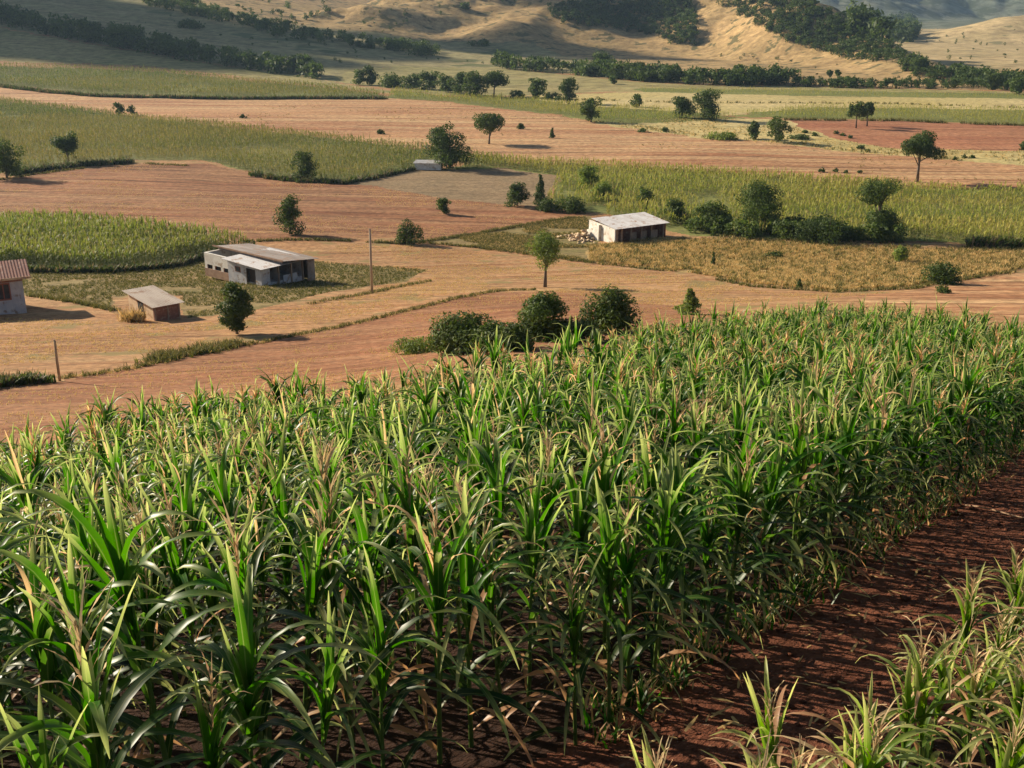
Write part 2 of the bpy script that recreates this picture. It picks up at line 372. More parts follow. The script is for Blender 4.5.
# near maize field and the patch right of the path
far_edge = [G(x, y, 2.0)[:2] for x, y in [(-90,455),(-40,441),(0,430),(60,417),(120,403),(200,392),(290,380),(400,368),(480,355),(560,347),(640,328),(700,316),(760,308),(830,305),(900,307),(960,313),(1024,322),(1100,335)]]
F0 = np.array([(-10.5, 4.0), (-1.6, 4.0), (0.55, 7.05), (3.2, 11.0), (8.7, 18.8), (14, 26.5), (22, 36)] + [tuple(p) for p in far_edge[::-1]])
PATCH = np.array([(1.0, 4.15), (1.5, 4.95), (2.45, 5.85), (4.6, 8.75), (9.2, 15.4), (15.5, 24.0), (22, 22), (20, 1.5), (1.6, 1.5), (1.3, 3.0)])
PATHP = np.array([(-3, 3.0), (0.55, 7.05), (3.2, 11.0), (8.7, 18.8), (14, 26.5), (22, 36), (25, 35), (15.5, 24.0), (9.2, 15.4), (4.6, 8.75), (2.45, 5.85), (1.0, 4.15), (0.2, 3.0)])

rad = np.concatenate([[1.2], np.geomspace(2.0, 60, 260), np.geomspace(60, 900, 620)[1:], np.geomspace(900, 3100, 110)[1:]])
fine = np.radians(np.linspace(-34, 34, 760)); coarse = np.radians(np.linspace(34, 326, 90))[1:-1]
ang = np.concatenate([fine, coarse]); nr, na = len(rad), len(ang)
A_, R2 = np.meshgrid(ang, rad)
gx, gy = R2*np.sin(A_), R2*np.cos(A_)
gz = zf(gx.ravel(), gy.ravel())
V = np.stack([gx.ravel(), gy.ravel(), gz], 1)
V = np.vstack([V, [[0, 0, zat(0, 0)]]])
i, j = np.meshgrid(np.arange(nr-1), np.arange(na), indexing='ij'); j2 = (j+1) % na
Q = np.stack([i*na+j, i*na+j2, (i+1)*na+j2, (i+1)*na+j], -1).reshape(-1, 4)[:, ::-1]
fc = V[Q].mean(1)
fx0 = fc.copy(); wam = np.clip(fc[:, 1]*.006, .15, 3.0)
fc[:, 0] += wam*fbm(fx0[:, 0]/7, fx0[:, 1]/7, 3, 201)*1.6; fc[:, 1] += wam*fbm(fx0[:, 0]/7, fx0[:, 1]/7, 3, 301)*1.6
cls = np.zeros(len(Q), int); names = ['']
def cls_add(mask, key):
    names.append(key); cls[mask] = len(names)-1
# hills: everything beyond the tree bands
bl = [G(*p)[:2] for p in [(-300,-14),(-100,12),(0,27),(75,40),(150,52),(200,62),(260,71),(325,80),(345,70),(400,66),(500,68),(560,73),(640,81),(720,85),(790,85),(900,88),(1024,90),(1200,94)]]
bx = np.array([b[0]/b[1] for b in bl]); by = np.array([b[1] for b in bl]); o_ = np.argsort(bx)
rx = fc[:, 0]/np.maximum(fc[:, 1], 1)
hb = np.interp(rx, bx[o_], by[o_])
hillm = (fc[:, 1] > hb) | ((fc[:, 1] > 330) & (np.abs(rx) > .75))
for k in polys:
    cls_add(inside(PW[k], fc[:, 0], fc[:, 1]), k)
for k in CW: cls_add(inside(CW[k], fc[:, 0], fc[:, 1]), 'c_'+k)
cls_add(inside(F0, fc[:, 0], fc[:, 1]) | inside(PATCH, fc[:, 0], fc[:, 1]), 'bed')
cls_add(inside(PATHP, fc[:, 0], fc[:, 1]), 'path')
cls_add(hillm, 'hill')
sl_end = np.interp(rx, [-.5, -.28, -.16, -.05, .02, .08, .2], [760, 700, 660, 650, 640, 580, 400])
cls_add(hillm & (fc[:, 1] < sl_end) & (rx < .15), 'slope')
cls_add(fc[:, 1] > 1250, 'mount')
cls_add(hillm & (fc[:, 1] < 1250) & (rx > .33+0*(fc[:, 1]-600)) & (fc[:, 1] > 520), 'mount2')
META = {'': ('ground', 'tan', 'dry tan earth of the valley between the fields'),
 'bed': ('field_soil', 'bed', 'dark red soil under the near maize, shade painted into its tone'), 'path': ('dirt_path', 'path', 'dark red dirt path running between the two maize plantings'),
 'hill': ('hill', 'hill', 'dry golden hill with scrub and wooded spurs behind the valley'), 'slope': ('hillside', 'slope', 'shaded olive hillside behind the dark tree band'),
 'mount': ('mountain', 'mount', 'hazy blue green mountain closing the valley at the upper right'), 'mount2': ('hill', 'mount2', 'pale grassy hill at the upper right edge')}
for k, v in polys.items(): META[k] = v[:3]
for k in CW: META['c_'+k] = ('crop_ground', 'cornbed', 'green crop ground under a maize field')
cl_lab = {'f1': 'earth under the maize block beside the farmhouse', 'f2': 'earth under the wide green crop on the left', 'f3': 'earth under the far left maize strip', 'f4': 'earth under the big maize field behind the shed', 'f5': 'earth under the narrow pale crop strip', 'f7': 'earth under the thin olive crop strip below the far hedge', 'f6': 'earth under the far right crop strips'}
for ci, key in enumerate(names):
    q = Q[cls == ci]
    if len(q) == 0: continue
    if key == '':
        tri = np.stack([np.full(na, nr*na), (np.arange(na)+1) % na, np.arange(na), np.arange(na)], 1)
    us, inv = np.unique(q, return_inverse=True)
    nm, mt, lab = META[key]
    if key[:2] == 'c_': lab = cl_lab[key[2:]]
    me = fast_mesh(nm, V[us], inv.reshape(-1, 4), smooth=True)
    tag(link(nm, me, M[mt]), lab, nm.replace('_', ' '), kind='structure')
mb = MB(); mb.v = [tuple(V[-1])]+[tuple(V[k]) for k in range(na)]; mb.f = [(0, 1+(k+1) % na, 1+k) for k in range(na)]
tag(mb.build('ground', M['tan']), 'bare earth right under the viewpoint', 'ground', kind='structure')

# ------------------------------------------------------------ maize
def leaf(base, az, L, W, p0, p1, n=8, fold=.28, twist=0.0, r=.5, dry=0.0, wav=.0, pw=1.3, flat=False, rng=random):
    t = np.linspace(0, 1, n+1); ph = p0+(p1-p0)*t**pw
    seg = L/n; dx = np.sin(ph)*seg; dz = np.cos(ph)*seg
    h = np.concatenate([[0], np.cumsum((dx[1:]+dx[:-1])/2)]); zz = np.concatenate([[0], np.cumsum((dz[1:]+dz[:-1])/2)])
    sway = .06*L*math.sin(r*9)*t*t
    ca, sa = math.cos(az), math.sin(az)
    c = np.stack([base[0]+h*ca-sway*sa, base[1]+h*sa+sway*ca, base[2]+zz], 1)
    w = W*np.minimum(1, .5+t*2.5)*np.clip(1-t, 0, 1)**.55*.5; w[-1] = .0015
    tw = twist*t; side = np.stack([-sa*np.cos(tw), ca*np.cos(tw), np.sin(tw)], 1)
    nor = np.stack([-np.cos(ph)*ca, -np.cos(ph)*sa, np.sin(ph)], 1)
    if flat:
        v = np.concatenate([c-side*w[:, None], c+side*w[:, None]], 1).reshape(-1, 3)
        f = [(2*a, 2*a+1, 2*a+3, 2*a+2) for a in range(n)]; k = 2
        al = np.tile([.5, .5], n+1)
    else:
        wv = wav*np.sin(t*17+r*20)*w*2
        v = np.concatenate([c-side*w[:, None]+nor*(w*fold+wv)[:, None], c, c+side*w[:, None]+nor*(w*fold-wv)[:, None]], 1).reshape(-1, 3)
        f = []
        for a in range(n): f += [(3*a, 3*a+1, 3*a+4, 3*a+3), (3*a+1, 3*a+2, 3*a+5, 3*a+4)]
        k = 3; al = np.tile([1, 0, 1], n+1)
    col = np.stack([np.full(len(v), r), np.repeat(t, k), np.full(len(v), dry), al], 1)
    return v, np.array(f), col
def tubeg(pts, rads, k=5, r=.5):
    v, f = [], []
    for i_, p in enumerate(pts):
        for j_ in range(k): v.append((p[0]+rads[i_]*math.cos(2*PI*j_/k), p[1]+rads[i_]*math.sin(2*PI*j_/k), p[2]))
    for i_ in range(len(pts)-1):
        for j_ in range(k): f.append((i_*k+j_, i_*k+(j_+1) % k, (i_+1)*k+(j_+1) % k, (i_+1)*k+j_))
    c = np.zeros((len(v), 4)); c[:, 0] = r; c[:, 3] = .5
    return np.array(v), np.array(f), c
def maize(seed, lod=0, hs=1.35, tassel=True, nl=11, dryness=.08, lift=1.0, wide=1.0):
    r = random.Random(seed); L, S, T = Geo(), Geo(), Geo()
    n = (9, 5, 3, 2)[lod]; fl = lod >= 2
    wm = (1, 1.1, 1.5, 2.2)[lod]*wide; step = (1, 1, 2, 2)[lod]
    az0 = r.uniform(0, 2*PI)
    for i_ in range(0, nl, step):
        f = i_/(nl-1); z = .10+f**.9*(hs-.16)
        az = az0+(i_ % (2*step) > 0)*PI+r.gauss(0, .75)
        dry = 1.0 if r.random() < dryness+(.30 if f < .15 else 0) else (r.random()*.06)
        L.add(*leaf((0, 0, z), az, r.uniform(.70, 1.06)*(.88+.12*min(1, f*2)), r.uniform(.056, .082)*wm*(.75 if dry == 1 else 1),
                    (.80-.52*f)*r.uniform(.7, 1.2), (2.70-.10*f)*r.uniform(.82, 1.12), n, r.uniform(.15, .45), r.uniform(-.5, .5), r.random()*(.25+.75*f), dry, r.uniform(0, .25), r.uniform(.85, 1.3), fl))  # lower leaves get a darker tone, shade painted into their colour
    nw = (10, 7, 4, 2)[lod]
    for i_ in range(nw):
        az = az0+i_*2.4+r.gauss(0, .3)
        dr = .0 if r.random() > dryness*.4 else 1.0
        arch = i_ % 3 == 2; bend = r.random() < .42
        L.add(*leaf((0.012*math.cos(az), 0.012*math.sin(az), hs-.34+.42*i_/nw), az, r.uniform(.62, 1.0)*(1.0 if arch else .92), r.uniform(.062, .090)*wm*(.6 if dr else 1),
                    r.uniform(.03, .24), (r.uniform(1.8, 2.8) if arch else r.uniform(1.2, 2.4) if bend else r.uniform(.05, .6)), n, r.uniform(.4, .8), r.uniform(-.4, .4), .5+.5*r.random(), max(dr, r.random()*.05), .08, (r.uniform(2.0, 3.4) if bend and not arch else r.uniform(1.1, 1.9)), fl))
    S.add(*tubeg([(0, 0, -.08), (0.004, 0, .35), (-.006, .003, hs*.6), (0, 0, hs)], [.018, .016, .013, .007], (6, 4, 3, 3)[lod], r.random()))
    if tassel and lod < 2:
        top = hs+.28
        T.add(*tubeg([(0, 0, hs-.1), (.01, 0, top-.1), (.015, .005, top+.26)], [.004, .004, .005], 4, .5))
        for i_ in range((17, 9)[lod]):
            T.add(*leaf((0.01, 0, top-.12+i_*.022), i_*2.4+r.random(), r.uniform(.18, .36), .014*(1, 1.6)[lod], r.uniform(.15, .6), r.uniform(.6, 2.2), (5, 3)[lod], 0, r.uniform(-1, 1), r.random(), .5, .6, 1.6))
    elif tassel and r.random() < .35:
        for i_ in range(2):
            T.add(*leaf((0, 0, hs+.15), i_*2.4+r.random()*3, .4, .05, .1, r.uniform(.5, 1.6), 2, 0, 0, r.random(), .8, 0, 1.5, True))
    return S.get(), L.get(), (T.get() if T.v else None)
def full(t): return join(*[q for q in t if q is not None])
def rows(poly, dirv, sp_row, sp_in, jit, rng):
    d = np.array(dirv)/np.linalg.norm(dirv); n = np.array([-d[1], d[0]])
    a, b = poly@d, poly@n
    A, B = np.meshgrid(np.arange(a.min(), a.max(), sp_in), np.arange(b.min(), b.max(), sp_row))
    A = A.ravel()+rng.normal(0, jit, A.size)+np.repeat(rng.uniform(0, sp_in, B.shape[0]), B.shape[1]); B = B.ravel()+rng.normal(0, jit*.5, B.size)
    x, y = A*d[0]+B*n[0], A*d[1]+B*n[1]
    m = inside(poly, x, y); x, y = x[m], y[m]
    return np.stack([x, y, zf(x, y)], 1)
def proj(p):
    X, Y, Z = p[:, 0], p[:, 1], p[:, 2]; dep = Y*CP - Z*SP; up = Y*SP+Z*CP
    return 512+FPX*X/dep, 384-FPX*up/dep, dep

NV = 12
near_t = []
for s in range(NV):
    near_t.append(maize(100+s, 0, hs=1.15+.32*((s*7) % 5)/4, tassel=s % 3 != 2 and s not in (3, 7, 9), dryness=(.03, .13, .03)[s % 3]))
patch_t = [maize(300+s, 0, hs=1.15+.05*s, tassel=True, nl=12, dryness=(.22, .42)[s % 2]) for s in range(4)]
def plant_meshes(t, nm, lm=None):
    out = [fast_mesh('stalk', *t[0]), fast_mesh('foliage', *t[1], smooth=True)]
    out[0].materials.append(STALK); out[1].materials.append(lm or LEAF)
    if t[2] is not None:
        m_ = fast_mesh('tassel', *t[2]); m_.materials.append(TASSEL); out.append(m_)
    return out
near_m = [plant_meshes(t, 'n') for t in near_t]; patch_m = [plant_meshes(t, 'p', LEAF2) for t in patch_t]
pos0 = rows(F0, (.57, .82), .88, .48, .10, RNG)
_e = [np.array(q) for q in ((.55, 7.05), (3.2, 11.0), (8.7, 18.8), (14, 26.5))]; _x = []
for a, b in zip(_e[:-1], _e[1:]):
    for k in range(int(np.linalg.norm(b-a)/.42)): _x.append(a+(b-a)*k*.42/np.linalg.norm(b-a)+RNG.normal(0, .07, 2)+np.array([-.10, .07]))
_x = np.array(_x)
_n = np.array([.82, -.57]); pos0 = pos0[[np.min(np.hypot(*( _x-p[:2]).T)) > .33 for p in pos0]]
pos0 = np.vstack([pos0, np.column_stack([_x, zf(_x[:, 0], _x[:, 1])])])
px_, py_, dep_ = proj(pos0+np.array([0, 0, 1.5]))
vis = (px_ > -60) & (px_ < 1080) & (py_ < 850)
order = np.argsort(np.where(vis, dep_, 1e6))
posP = rows(PATCH, (.57, .82), .58, .40, .07, RNG)
_e = [np.array(q) for q in ((.62, 4.35), (1.35, 5.05), (2.45, 5.85), (4.6, 8.75), (9.2, 15.4))]; _x = []
for a, b in zip(_e[:-1], _e[1:]):
    q_ = np.linalg.norm(b-a)
    for k in range(int(q_/.38)+1): _x.append(a+(b-a)*min(1, k*.38/q_)+RNG.normal(0, .08, 2)+np.array([.16, -.11]))
_x = np.array(_x); posP = posP[[np.min(np.hypot(*(_x-p[:2]).T)) > .30 for p in posP]]
posP = np.vstack([posP, np.column_stack([_x, zf(_x[:, 0], _x[:, 1])])])
pp, qq, dd = proj(posP+np.array([0, 0, .9])); visP = (pp > 420) & (pp < 1090) & (qq < 900)
posPh = posP[~visP]; posP, ddv = posP[visP], dd[visP]
def put_plant(meshes, p, s, rz, label, group):
    e = empty('maize_plant', p, label, 'maize plant', group, rz); e.scale = (s, s, s)
    e.rotation_euler = (RNG.normal(0, .05), RNG.normal(0, .05), rz)
    for m_ in meshes:
        o = bpy.data.objects.new(m_.name.split('.')[0], m_); COL.objects.link(o); o.parent = e
    return e
nP = len(posP); nF = 296-nP
LAB = {0: 'green maize plant with arching leaves and pale tassel in the near field',
       1: 'maize plant with pale tassel and several dried straw coloured leaves in the near field',
       3: 'maize plant without tassel but with a few dried leaves in the near field',
       2: 'green maize plant with upright top leaves and no tassel in the near field'}
edge_d = np.array([.57, .82])
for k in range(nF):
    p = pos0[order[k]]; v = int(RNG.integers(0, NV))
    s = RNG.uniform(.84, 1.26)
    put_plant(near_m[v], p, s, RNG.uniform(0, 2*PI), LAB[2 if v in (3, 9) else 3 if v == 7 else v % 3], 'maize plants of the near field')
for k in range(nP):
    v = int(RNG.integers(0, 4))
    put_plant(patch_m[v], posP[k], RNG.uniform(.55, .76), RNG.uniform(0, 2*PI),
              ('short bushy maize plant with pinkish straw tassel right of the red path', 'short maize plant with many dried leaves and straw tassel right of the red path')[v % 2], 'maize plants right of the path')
rest = order[nF:]
pr = pos0[rest]; dr_ = np.hypot(pr[:, 0], pr[:, 1])
T0 = [full(t) for t in near_t]; T1 = [full(maize(500+s, 1, hs=1.2+.06*s, tassel=s % 2 == 0, dryness=.10)) for s in range(7)]
# tassels of merged plants keep their own tone through the 'dry' channel
for T_ in (T0, T1): pass
def fix_t(parts):
    a = [q for q in parts if q is not None]
    if len(a) == 3: a[2] = (a[2][0], a[2][1], a[2][2]*[1, 1, 0, 1]+[0, 0, 1, 0])
    return join(*a)
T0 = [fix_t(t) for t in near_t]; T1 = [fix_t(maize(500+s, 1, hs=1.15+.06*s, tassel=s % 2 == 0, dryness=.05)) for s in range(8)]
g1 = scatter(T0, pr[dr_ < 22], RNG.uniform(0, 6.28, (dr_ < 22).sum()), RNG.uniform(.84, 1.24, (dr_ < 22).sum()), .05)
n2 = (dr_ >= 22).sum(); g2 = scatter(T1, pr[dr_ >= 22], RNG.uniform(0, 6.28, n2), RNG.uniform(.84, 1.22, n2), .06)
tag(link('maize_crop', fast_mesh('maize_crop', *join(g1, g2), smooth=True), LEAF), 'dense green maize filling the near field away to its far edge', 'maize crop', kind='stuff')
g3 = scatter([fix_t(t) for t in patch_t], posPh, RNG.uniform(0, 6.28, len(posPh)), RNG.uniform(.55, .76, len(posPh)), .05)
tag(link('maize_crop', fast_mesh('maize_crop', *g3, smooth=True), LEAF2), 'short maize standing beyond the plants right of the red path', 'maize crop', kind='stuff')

# mid and far crops
T2 = [fix_t(maize(700+s, 2, hs=1.2+.07*s, nl=12, dryness=.08)) for s in range(6)]
T3 = [fix_t(maize(800+s, 3, hs=1.1+.07*s, nl=10, dryness=.08, wide=1.2)) for s in range(6)]
def crop(key, temps, sr, si, scl, mat, label, dirv, gap=.04):
    p = rows(CW[key], dirv, sr, si, si*.3, RNG)
    keep = (fbm(p[:, 0]/9, p[:, 1]/9, 3, 77) > -.42+gap) & (RNG.random(len(p)) > gap)
    pxx, pyy, _ = proj(p); keep &= (pxx > -140) & (pxx < 1160); p = p[keep]
    hh = scl*(1+.22*fbm(p[:, 0]/14, p[:, 1]/14, 3, 5))*RNG.uniform(.82, 1.12, len(p))
    g = scatter(temps, p, RNG.uniform(0, 6.28, len(p)), hh, .06)
    print(key, len(p), len(g[1]))
    tag(link('maize_crop', fast_mesh('maize_crop', *g), mat), label, 'maize crop', kind='stuff')
crop('f1', T2, .8, .42, 1.12, LEAFMID, 'bright maize block with a dark front edge behind the farmhouse', (1, -.15))
crop('f4', T3, 1.0, .65, 1.0, LEAFFAR, 'yellow green maize field behind the long metal roofed shed', (1, -.05), .02)
crop('f2', T3, 1.05, .75, .95, LEAFGRN, 'wide dull green crop on the left between the two ploughed fields', (1, -.1), .0)
crop('f3', T3, 1.6, 1.1, 1.15, LEAFGRN, 'far left green crop strip with a dark front edge', (1, -.1), .0)
crop('f5', T3, 1.4, 1.0, .9, LEAFFAR, 'narrow pale green crop strip behind the orange field', (1, -.1), .02)
crop('f7', T3, 1.8, 1.3, .6, LEAFFAR, 'thin olive crop strip below the far hedge', (1, -.05), .1)
crop('f6', T3, 1.5, 1.1, .85, LEAFFAR, 'far right yellow green crop strips behind the brick red field', (1, -.05), .04)

# ------------------------------------------------------------ grass, verges, litter
def tuft(seed, nb=8, h=.35, w=.03, spread=.9, dry=.3, n=2):
    r = random.Random(seed); g = Geo()
    for i_ in range(nb):
        g.add(*leaf((r.uniform(-.12, .12)*h/.35, r.uniform(-.12, .12)*h/.35, -.02), r.uniform(0, 6.28), h*r.uniform(.6, 1.2), w*r.uniform(.7, 1.3), r.uniform(0, .5), r.uniform(.5, spread+.9), n, 0, r.uniform(-.6, .6), r.random(), 1.0 if r.random() < dry else 0.0, 0, 1.4, True))
    return g.get()
TG = [tuft(s, 9, .45, .06, .8, .15) for s in range(6)]
TD = [tuft(20+s, 7, .30, .05, 1.0, .95) for s in range(6)]
TB = [tuft(40+s, 14, .8, .16, .8, .12) for s in range(5)]
def verge(name, pts, step, width, scl, temps, label, mat=GRASS, cat='grass', dens=1):
    p = pline(pts, step)
    p = np.repeat(p, dens, 0)+RNG.normal(0, width, (len(p)*dens, 2))
    m = fbm(p[:, 0]/6, p[:, 1]/6, 2, 8) > (-2 if name == 'hedge_weeds' else -.30); p = p[m]
    pos = np.column_stack([p, zf(p[:, 0], p[:, 1])])
    g = scatter(temps, pos, RNG.uniform(0, 6.28, len(pos)), scl*RNG.uniform(.6, 1.3, len(pos)), .1)
    tag(link(name, fast_mesh(name, *g), mat), label, cat, kind='stuff')
verge('verge_grass', [(-60,388),(0,383),(51,380),(150,365),(222,349),(330,329),(450,300),(501,291),(536,290)], .12, .16, .62, TG+TD[:4], 'weedy grass bank curving between the two bare soils at the lower left', dens=3)
verge('weeds', [(150,362),(175,356),(205,351),(235,345)], .12, .6, 1.1, TG, 'bright green weeds at the foot of the slim leafy tree', dens=4)
verge('verge_grass', [(235,316),(256,313),(300,306),(350,297),(400,287),(430,281)], .15, .16, .7, TG+TD[:2], 'thin grass line below the pasture by the farmhouse', dens=2)
verge('verge_grass', [(29,296),(60,300),(90,306),(116,311)], .12, .2, .8, TG, 'dark grass strip from the blue grey house to the little hut', dens=3)
verge('verge_grass', [(240,242),(300,240),(340,241),(400,244),(424,242),(470,235),(520,226),(585,216)], .2, .25, 1.0, TG, 'dark grass line under the red ploughed field', dens=3)
verge('verge_grass', [(424,243),(470,247),(518,253),(569,260),(680,272),(756,287),(831,292),(910,289),(960,280),(1024,272),(1100,262)], .2, .25, .9, TG+TD[:2], 'dark grass line along the front of the golden dry crop', dens=3)
verge('verge_grass', [(-40,184),(0,180),(60,171),(130,163),(190,166)], .3, .35, 1.0, TG, 'grass edge between the left green crop and the red field', dens=3)
verge('verge_grass', [(430,150),(520,162),(640,168),(780,178),(900,187),(1024,191)], .4, .6, 1.2, TG, 'grass edge between the orange field and the big maize field', dens=3)
verge('verge_grass', [(786,120),(900,121),(1024,126),(1100,129)], .5, .5, 2.2, TG, 'grass edge behind the brick red field', dens=3)
verge('verge_grass', [(590,121),(640,127),(700,136),(760,141),(860,152),(960,160)], .6, 1.2, 1.6, TG+TD, 'scrubby grass edge of the pale stubble strip', dens=2)
verge('verge_grass', [(668,236),(760,242),(880,248),(1024,252)], .3, .8, 1.4, TG+TD, 'long grass between the shed bushes and the golden crop', dens=4)
verge('verge_grass', [(560,100),(700,103),(900,104),(1024,108)], .8, 1.0, 1.8, TG, 'grass line across the far pale stubble', dens=2)
verge('hedge_weeds', [(-60,80),(0,87),(50,93),(100,97),(200,99),(300,99),(386,99)], .5, .5, 1.7, TB, 'tall dark weeds along the front of the far left crop strip', TREEL, 'weeds', 3)
verge('hedge_weeds', [(14,175),(60,168),(100,165),(130,163)], .3, .6, 1.5, TB, 'dark weeds added as shade between two trees at the left edge of the green crop', TREEL, 'weeds', 4)  # dark weeds added where the crop edge only lies in shadow
verge('hedge_weeds', [(252,175),(300,182),(345,184),(375,178),(415,169)], .4, .4, 1.3, TB, 'dark weeds added as shade along the front corner of the wide green crop', TREEL, 'weeds', 3)  # added strip that darkens the shaded front corner of the crop
verge('hedge_weeds', [(975,247),(1000,248),(1030,249),(1080,250)], .25, .4, 1.8, TB, 'dark weeds added as shade at the front of the maize by the right edge', TREEL, 'weeds', 4)  # added weeds stand in for the shaded front of this maize
verge('hedge_weeds', [(0,271),(60,273),(110,273),(160,269),(205,258),(252,248)], .2, .25, 1.1, TB, 'dark weeds added as shade along the front of the bright maize block', TREEL, 'weeds', 3)  # dark strip of weeds added to deepen the shade at the block front
verge('hedge_weeds', [(-30,390),(0,386),(48,382)], .12, .28, .75, TB, 'dark low scrub on the bank at the left edge beside the pale post', TREEL, 'weeds', 4)
def cover(name, poly, n, temps, scl, label, mat=GRASS, thr=-.1, ns=8, cat='grass'):
    mn, mx = poly.min(0), poly.max(0)
    x, y = RNG.uniform(mn[0], mx[0], n*3), RNG.uniform(mn[1], mx[1], n*3)
    m = inside(poly, x, y) & (fbm(x/ns, y/ns, 3, 15) > thr); x, y = x[m][:n], y[m][:n]
    pos = np.column_stack([x, y, zf(x, y)])
    g = scatter(temps, pos, RNG.uniform(0, 6.28, len(pos)), scl*RNG.uniform(.5, 1.3, len(pos)), .1)
    tag(link(name, fast_mesh(name, *g), mat), label, cat, kind='stuff')
cover('pasture_grass', PW['grass1'], 14000, TG, .55, 'short green grass growing around the farm buildings', thr=-.30, ns=6)
cover('pasture_grass', PW['grass2'], 9000, TG+TD, .7, 'patchy olive grass growing left of the long shed', thr=-.2)
cover('dry_crop', PW['stub1'], 26000, TD+TG[:1], 1.35, 'knee high golden dry crop in front of the long metal roofed shed', thr=-.6, cat='crop')
tanp = wpoly([(-60,380),(0,376),(60,374),(222,342),(330,322),(450,294),(530,286),(640,310),(830,298),(900,292),(831,294),(756,290),(680,275),(569,263),(424,246),(340,244),(310,262),(428,274),(256,318),(180,325),(20,318),(-60,318)])
cover('dry_grass', tanp, 26000, TD, .42, 'short dry straw tufts on the tan ground of the valley', thr=-.12, ns=5)
cover('dry_grass', PW['near1'], 12000, TD, .35, 'sparse straw tufts on the red soil below the near maize', thr=0.0, ns=3)
cover('dry_grass', PW['red1'], 12000, TD, .5, 'sparse straw tufts on the red brown ploughed field', thr=.05, ns=9)
cover('dry_grass', PW['orange1'], 9000, TD+TG[:2], .95, 'sparse straw tufts on the long orange field', thr=.08, ns=16)
cover('dry_grass', PW['pale1'], 5000, TD+TG[:2], 1.1, 'loose straw tufts on the pale stubble strip', thr=-.05, ns=16)
# litter and weeds on the path
TL = [leaf((0, 0, .015), 0, .22, .035, 1.45, 1.62, 3, 0, .3*s, .2*s, 1.0, 0, 1, True) for s in range(5)]
cover('leaf_litter', PATHP, 2600, TL, .9, 'dry leaf scraps strewn on the red dirt path', thr=-.5, cat='leaf litter')
d_ = pline([(0, 0)], 1) if False else None
ed = np.array([(0.55, 7.05), (3.2, 11.0), (8.7, 18.8), (14, 26.5)]); pe = []
for a, b in zip(ed[:-1], ed[1:]):
    for k in range(int(np.linalg.norm(b-a)/.06)): pe.append(a+(b-a)*RNG.random()+RNG.normal(0, .16, 2))
pe = np.array(pe); pos = np.column_stack([pe, zf(pe[:, 0], pe[:, 1])])
g = scatter([tuft(60+s, 7, .28, .028, 1.2, .25, 3) for s in range(5)], pos, RNG.uniform(0, 6.28, len(pos)), RNG.uniform(.4, 1.2, len(pos)), .1)
tag(link('weeds', fast_mesh('weeds', *g), LEAF), 'low weeds at the foot of the maize along the path', 'weeds', kind='stuff')
# clods
def clod(seed):
    r = np.random.default_rng(seed); v = np.array([(x, y, z) for z in (0, 1) for x, y in ((-1, -1), (1, -1), (1, 1), (-1, 1))], float)*[.5, .5, .6]+r.normal(0, .16, (8, 3))
    f = np.array([(3, 2, 1, 0), (4, 5, 6, 7), (0, 1, 5, 4), (1, 2, 6, 5), (2, 3, 7, 6), (3, 0, 4, 7)]); c = np.zeros((8, 4)); return v*.05, f, c
CL = [clod(s) for s in range(6)]
x, y = RNG.uniform(-3, 16, 30000), RNG.uniform(4, 28, 30000); m = inside(PATHP, x, y); x, y = x[m][:5000], y[m][:5000]
g = scatter(CL, np.column_stack([x, y, zf(x, y)-.008]), RNG.uniform(0, 6.28, len(x)), RNG.lognormal(-1.0, .5, len(x)), 0)
tag(link('soil_clods', fast_mesh('soil_clods', *g), M['path']), 'small clods of red earth on the dirt path', 'soil', kind='stuff')
for (a, b, lab) in (((880, 327), (952, 332), 'dead maize stalk lying across the path, the nearer of two'), ((965, 507), (1040, 522), 'dead maize stalk lying at the path edge near the right border, the farther of two')):
    A, B = G(a[0], a[1] if a[1] > 400 else 560), G(b[0], b[1] if b[1] > 400 else 566)
    mb = MB(); pts = [A+(B-A)*t+np.array([0, .03*math.sin(t*7), .03+.012*math.sin(t*5)]) for t in np.linspace(0, 1, 7)]
    mb.tube([tuple(p) for p in pts], [.012, .013, .013, .012, .011, .009, .006], 6)
    tag(mb.build('dead_stalk', mat_plain('dry_stalk', (.30, .17, .10), (.40, .27, .17), 5)), lab, 'dead stalk')

# ------------------------------------------------------------ trees and bushes
def crown(lobes, n, ls, seed, sharp=.25):
    """leaf clumps spread over and through many lobes"""
    r = np.random.default_rng(seed); lob = np.array(lobes, float)
    area = (lob[:, 3]*lob[:, 5])**1.0; pick = r.choice(len(lob), n, p=area/area.sum())
    L = lob[pick]; d = r.normal(0, 1, (n, 3)); d /= np.linalg.norm(d, axis=1)[:, None]
    rr = np.clip(1-np.abs(r.normal(0, .22, n)), .2, 1)+r.normal(0, .06, n)
    c = L[:, :3]+d*L[:, 3:6]*rr[:, None]
    nr_ = d+r.normal(0, .55, (n, 3))+[0, 0, .25]; nr_ /= np.linalg.norm(nr_, axis=1)[:, None]
    a = np.cross(nr_, r.normal(0, 1, (n, 3))); a /= np.linalg.norm(a, axis=1)[:, None]; b = np.cross(nr_, a)
    s = ls*r.uniform(.55, 1.35, n)[:, None]
    v = np.stack([c-a*s, c+b*s*.45, c+a*s, c-b*s*.45], 1).reshape(-1, 3)
    f = np.arange(n*4).reshape(-1, 4)
    base = r.random(len(lob))[pick]*.45+r.random(n)*.55
    col = np.zeros((n*4, 4)); col[:, 0] = np.repeat(base, 4); col[:, 1] = np.repeat(r.random(n)*.8, 4); col[:, 3] = .5
    return v, f, col
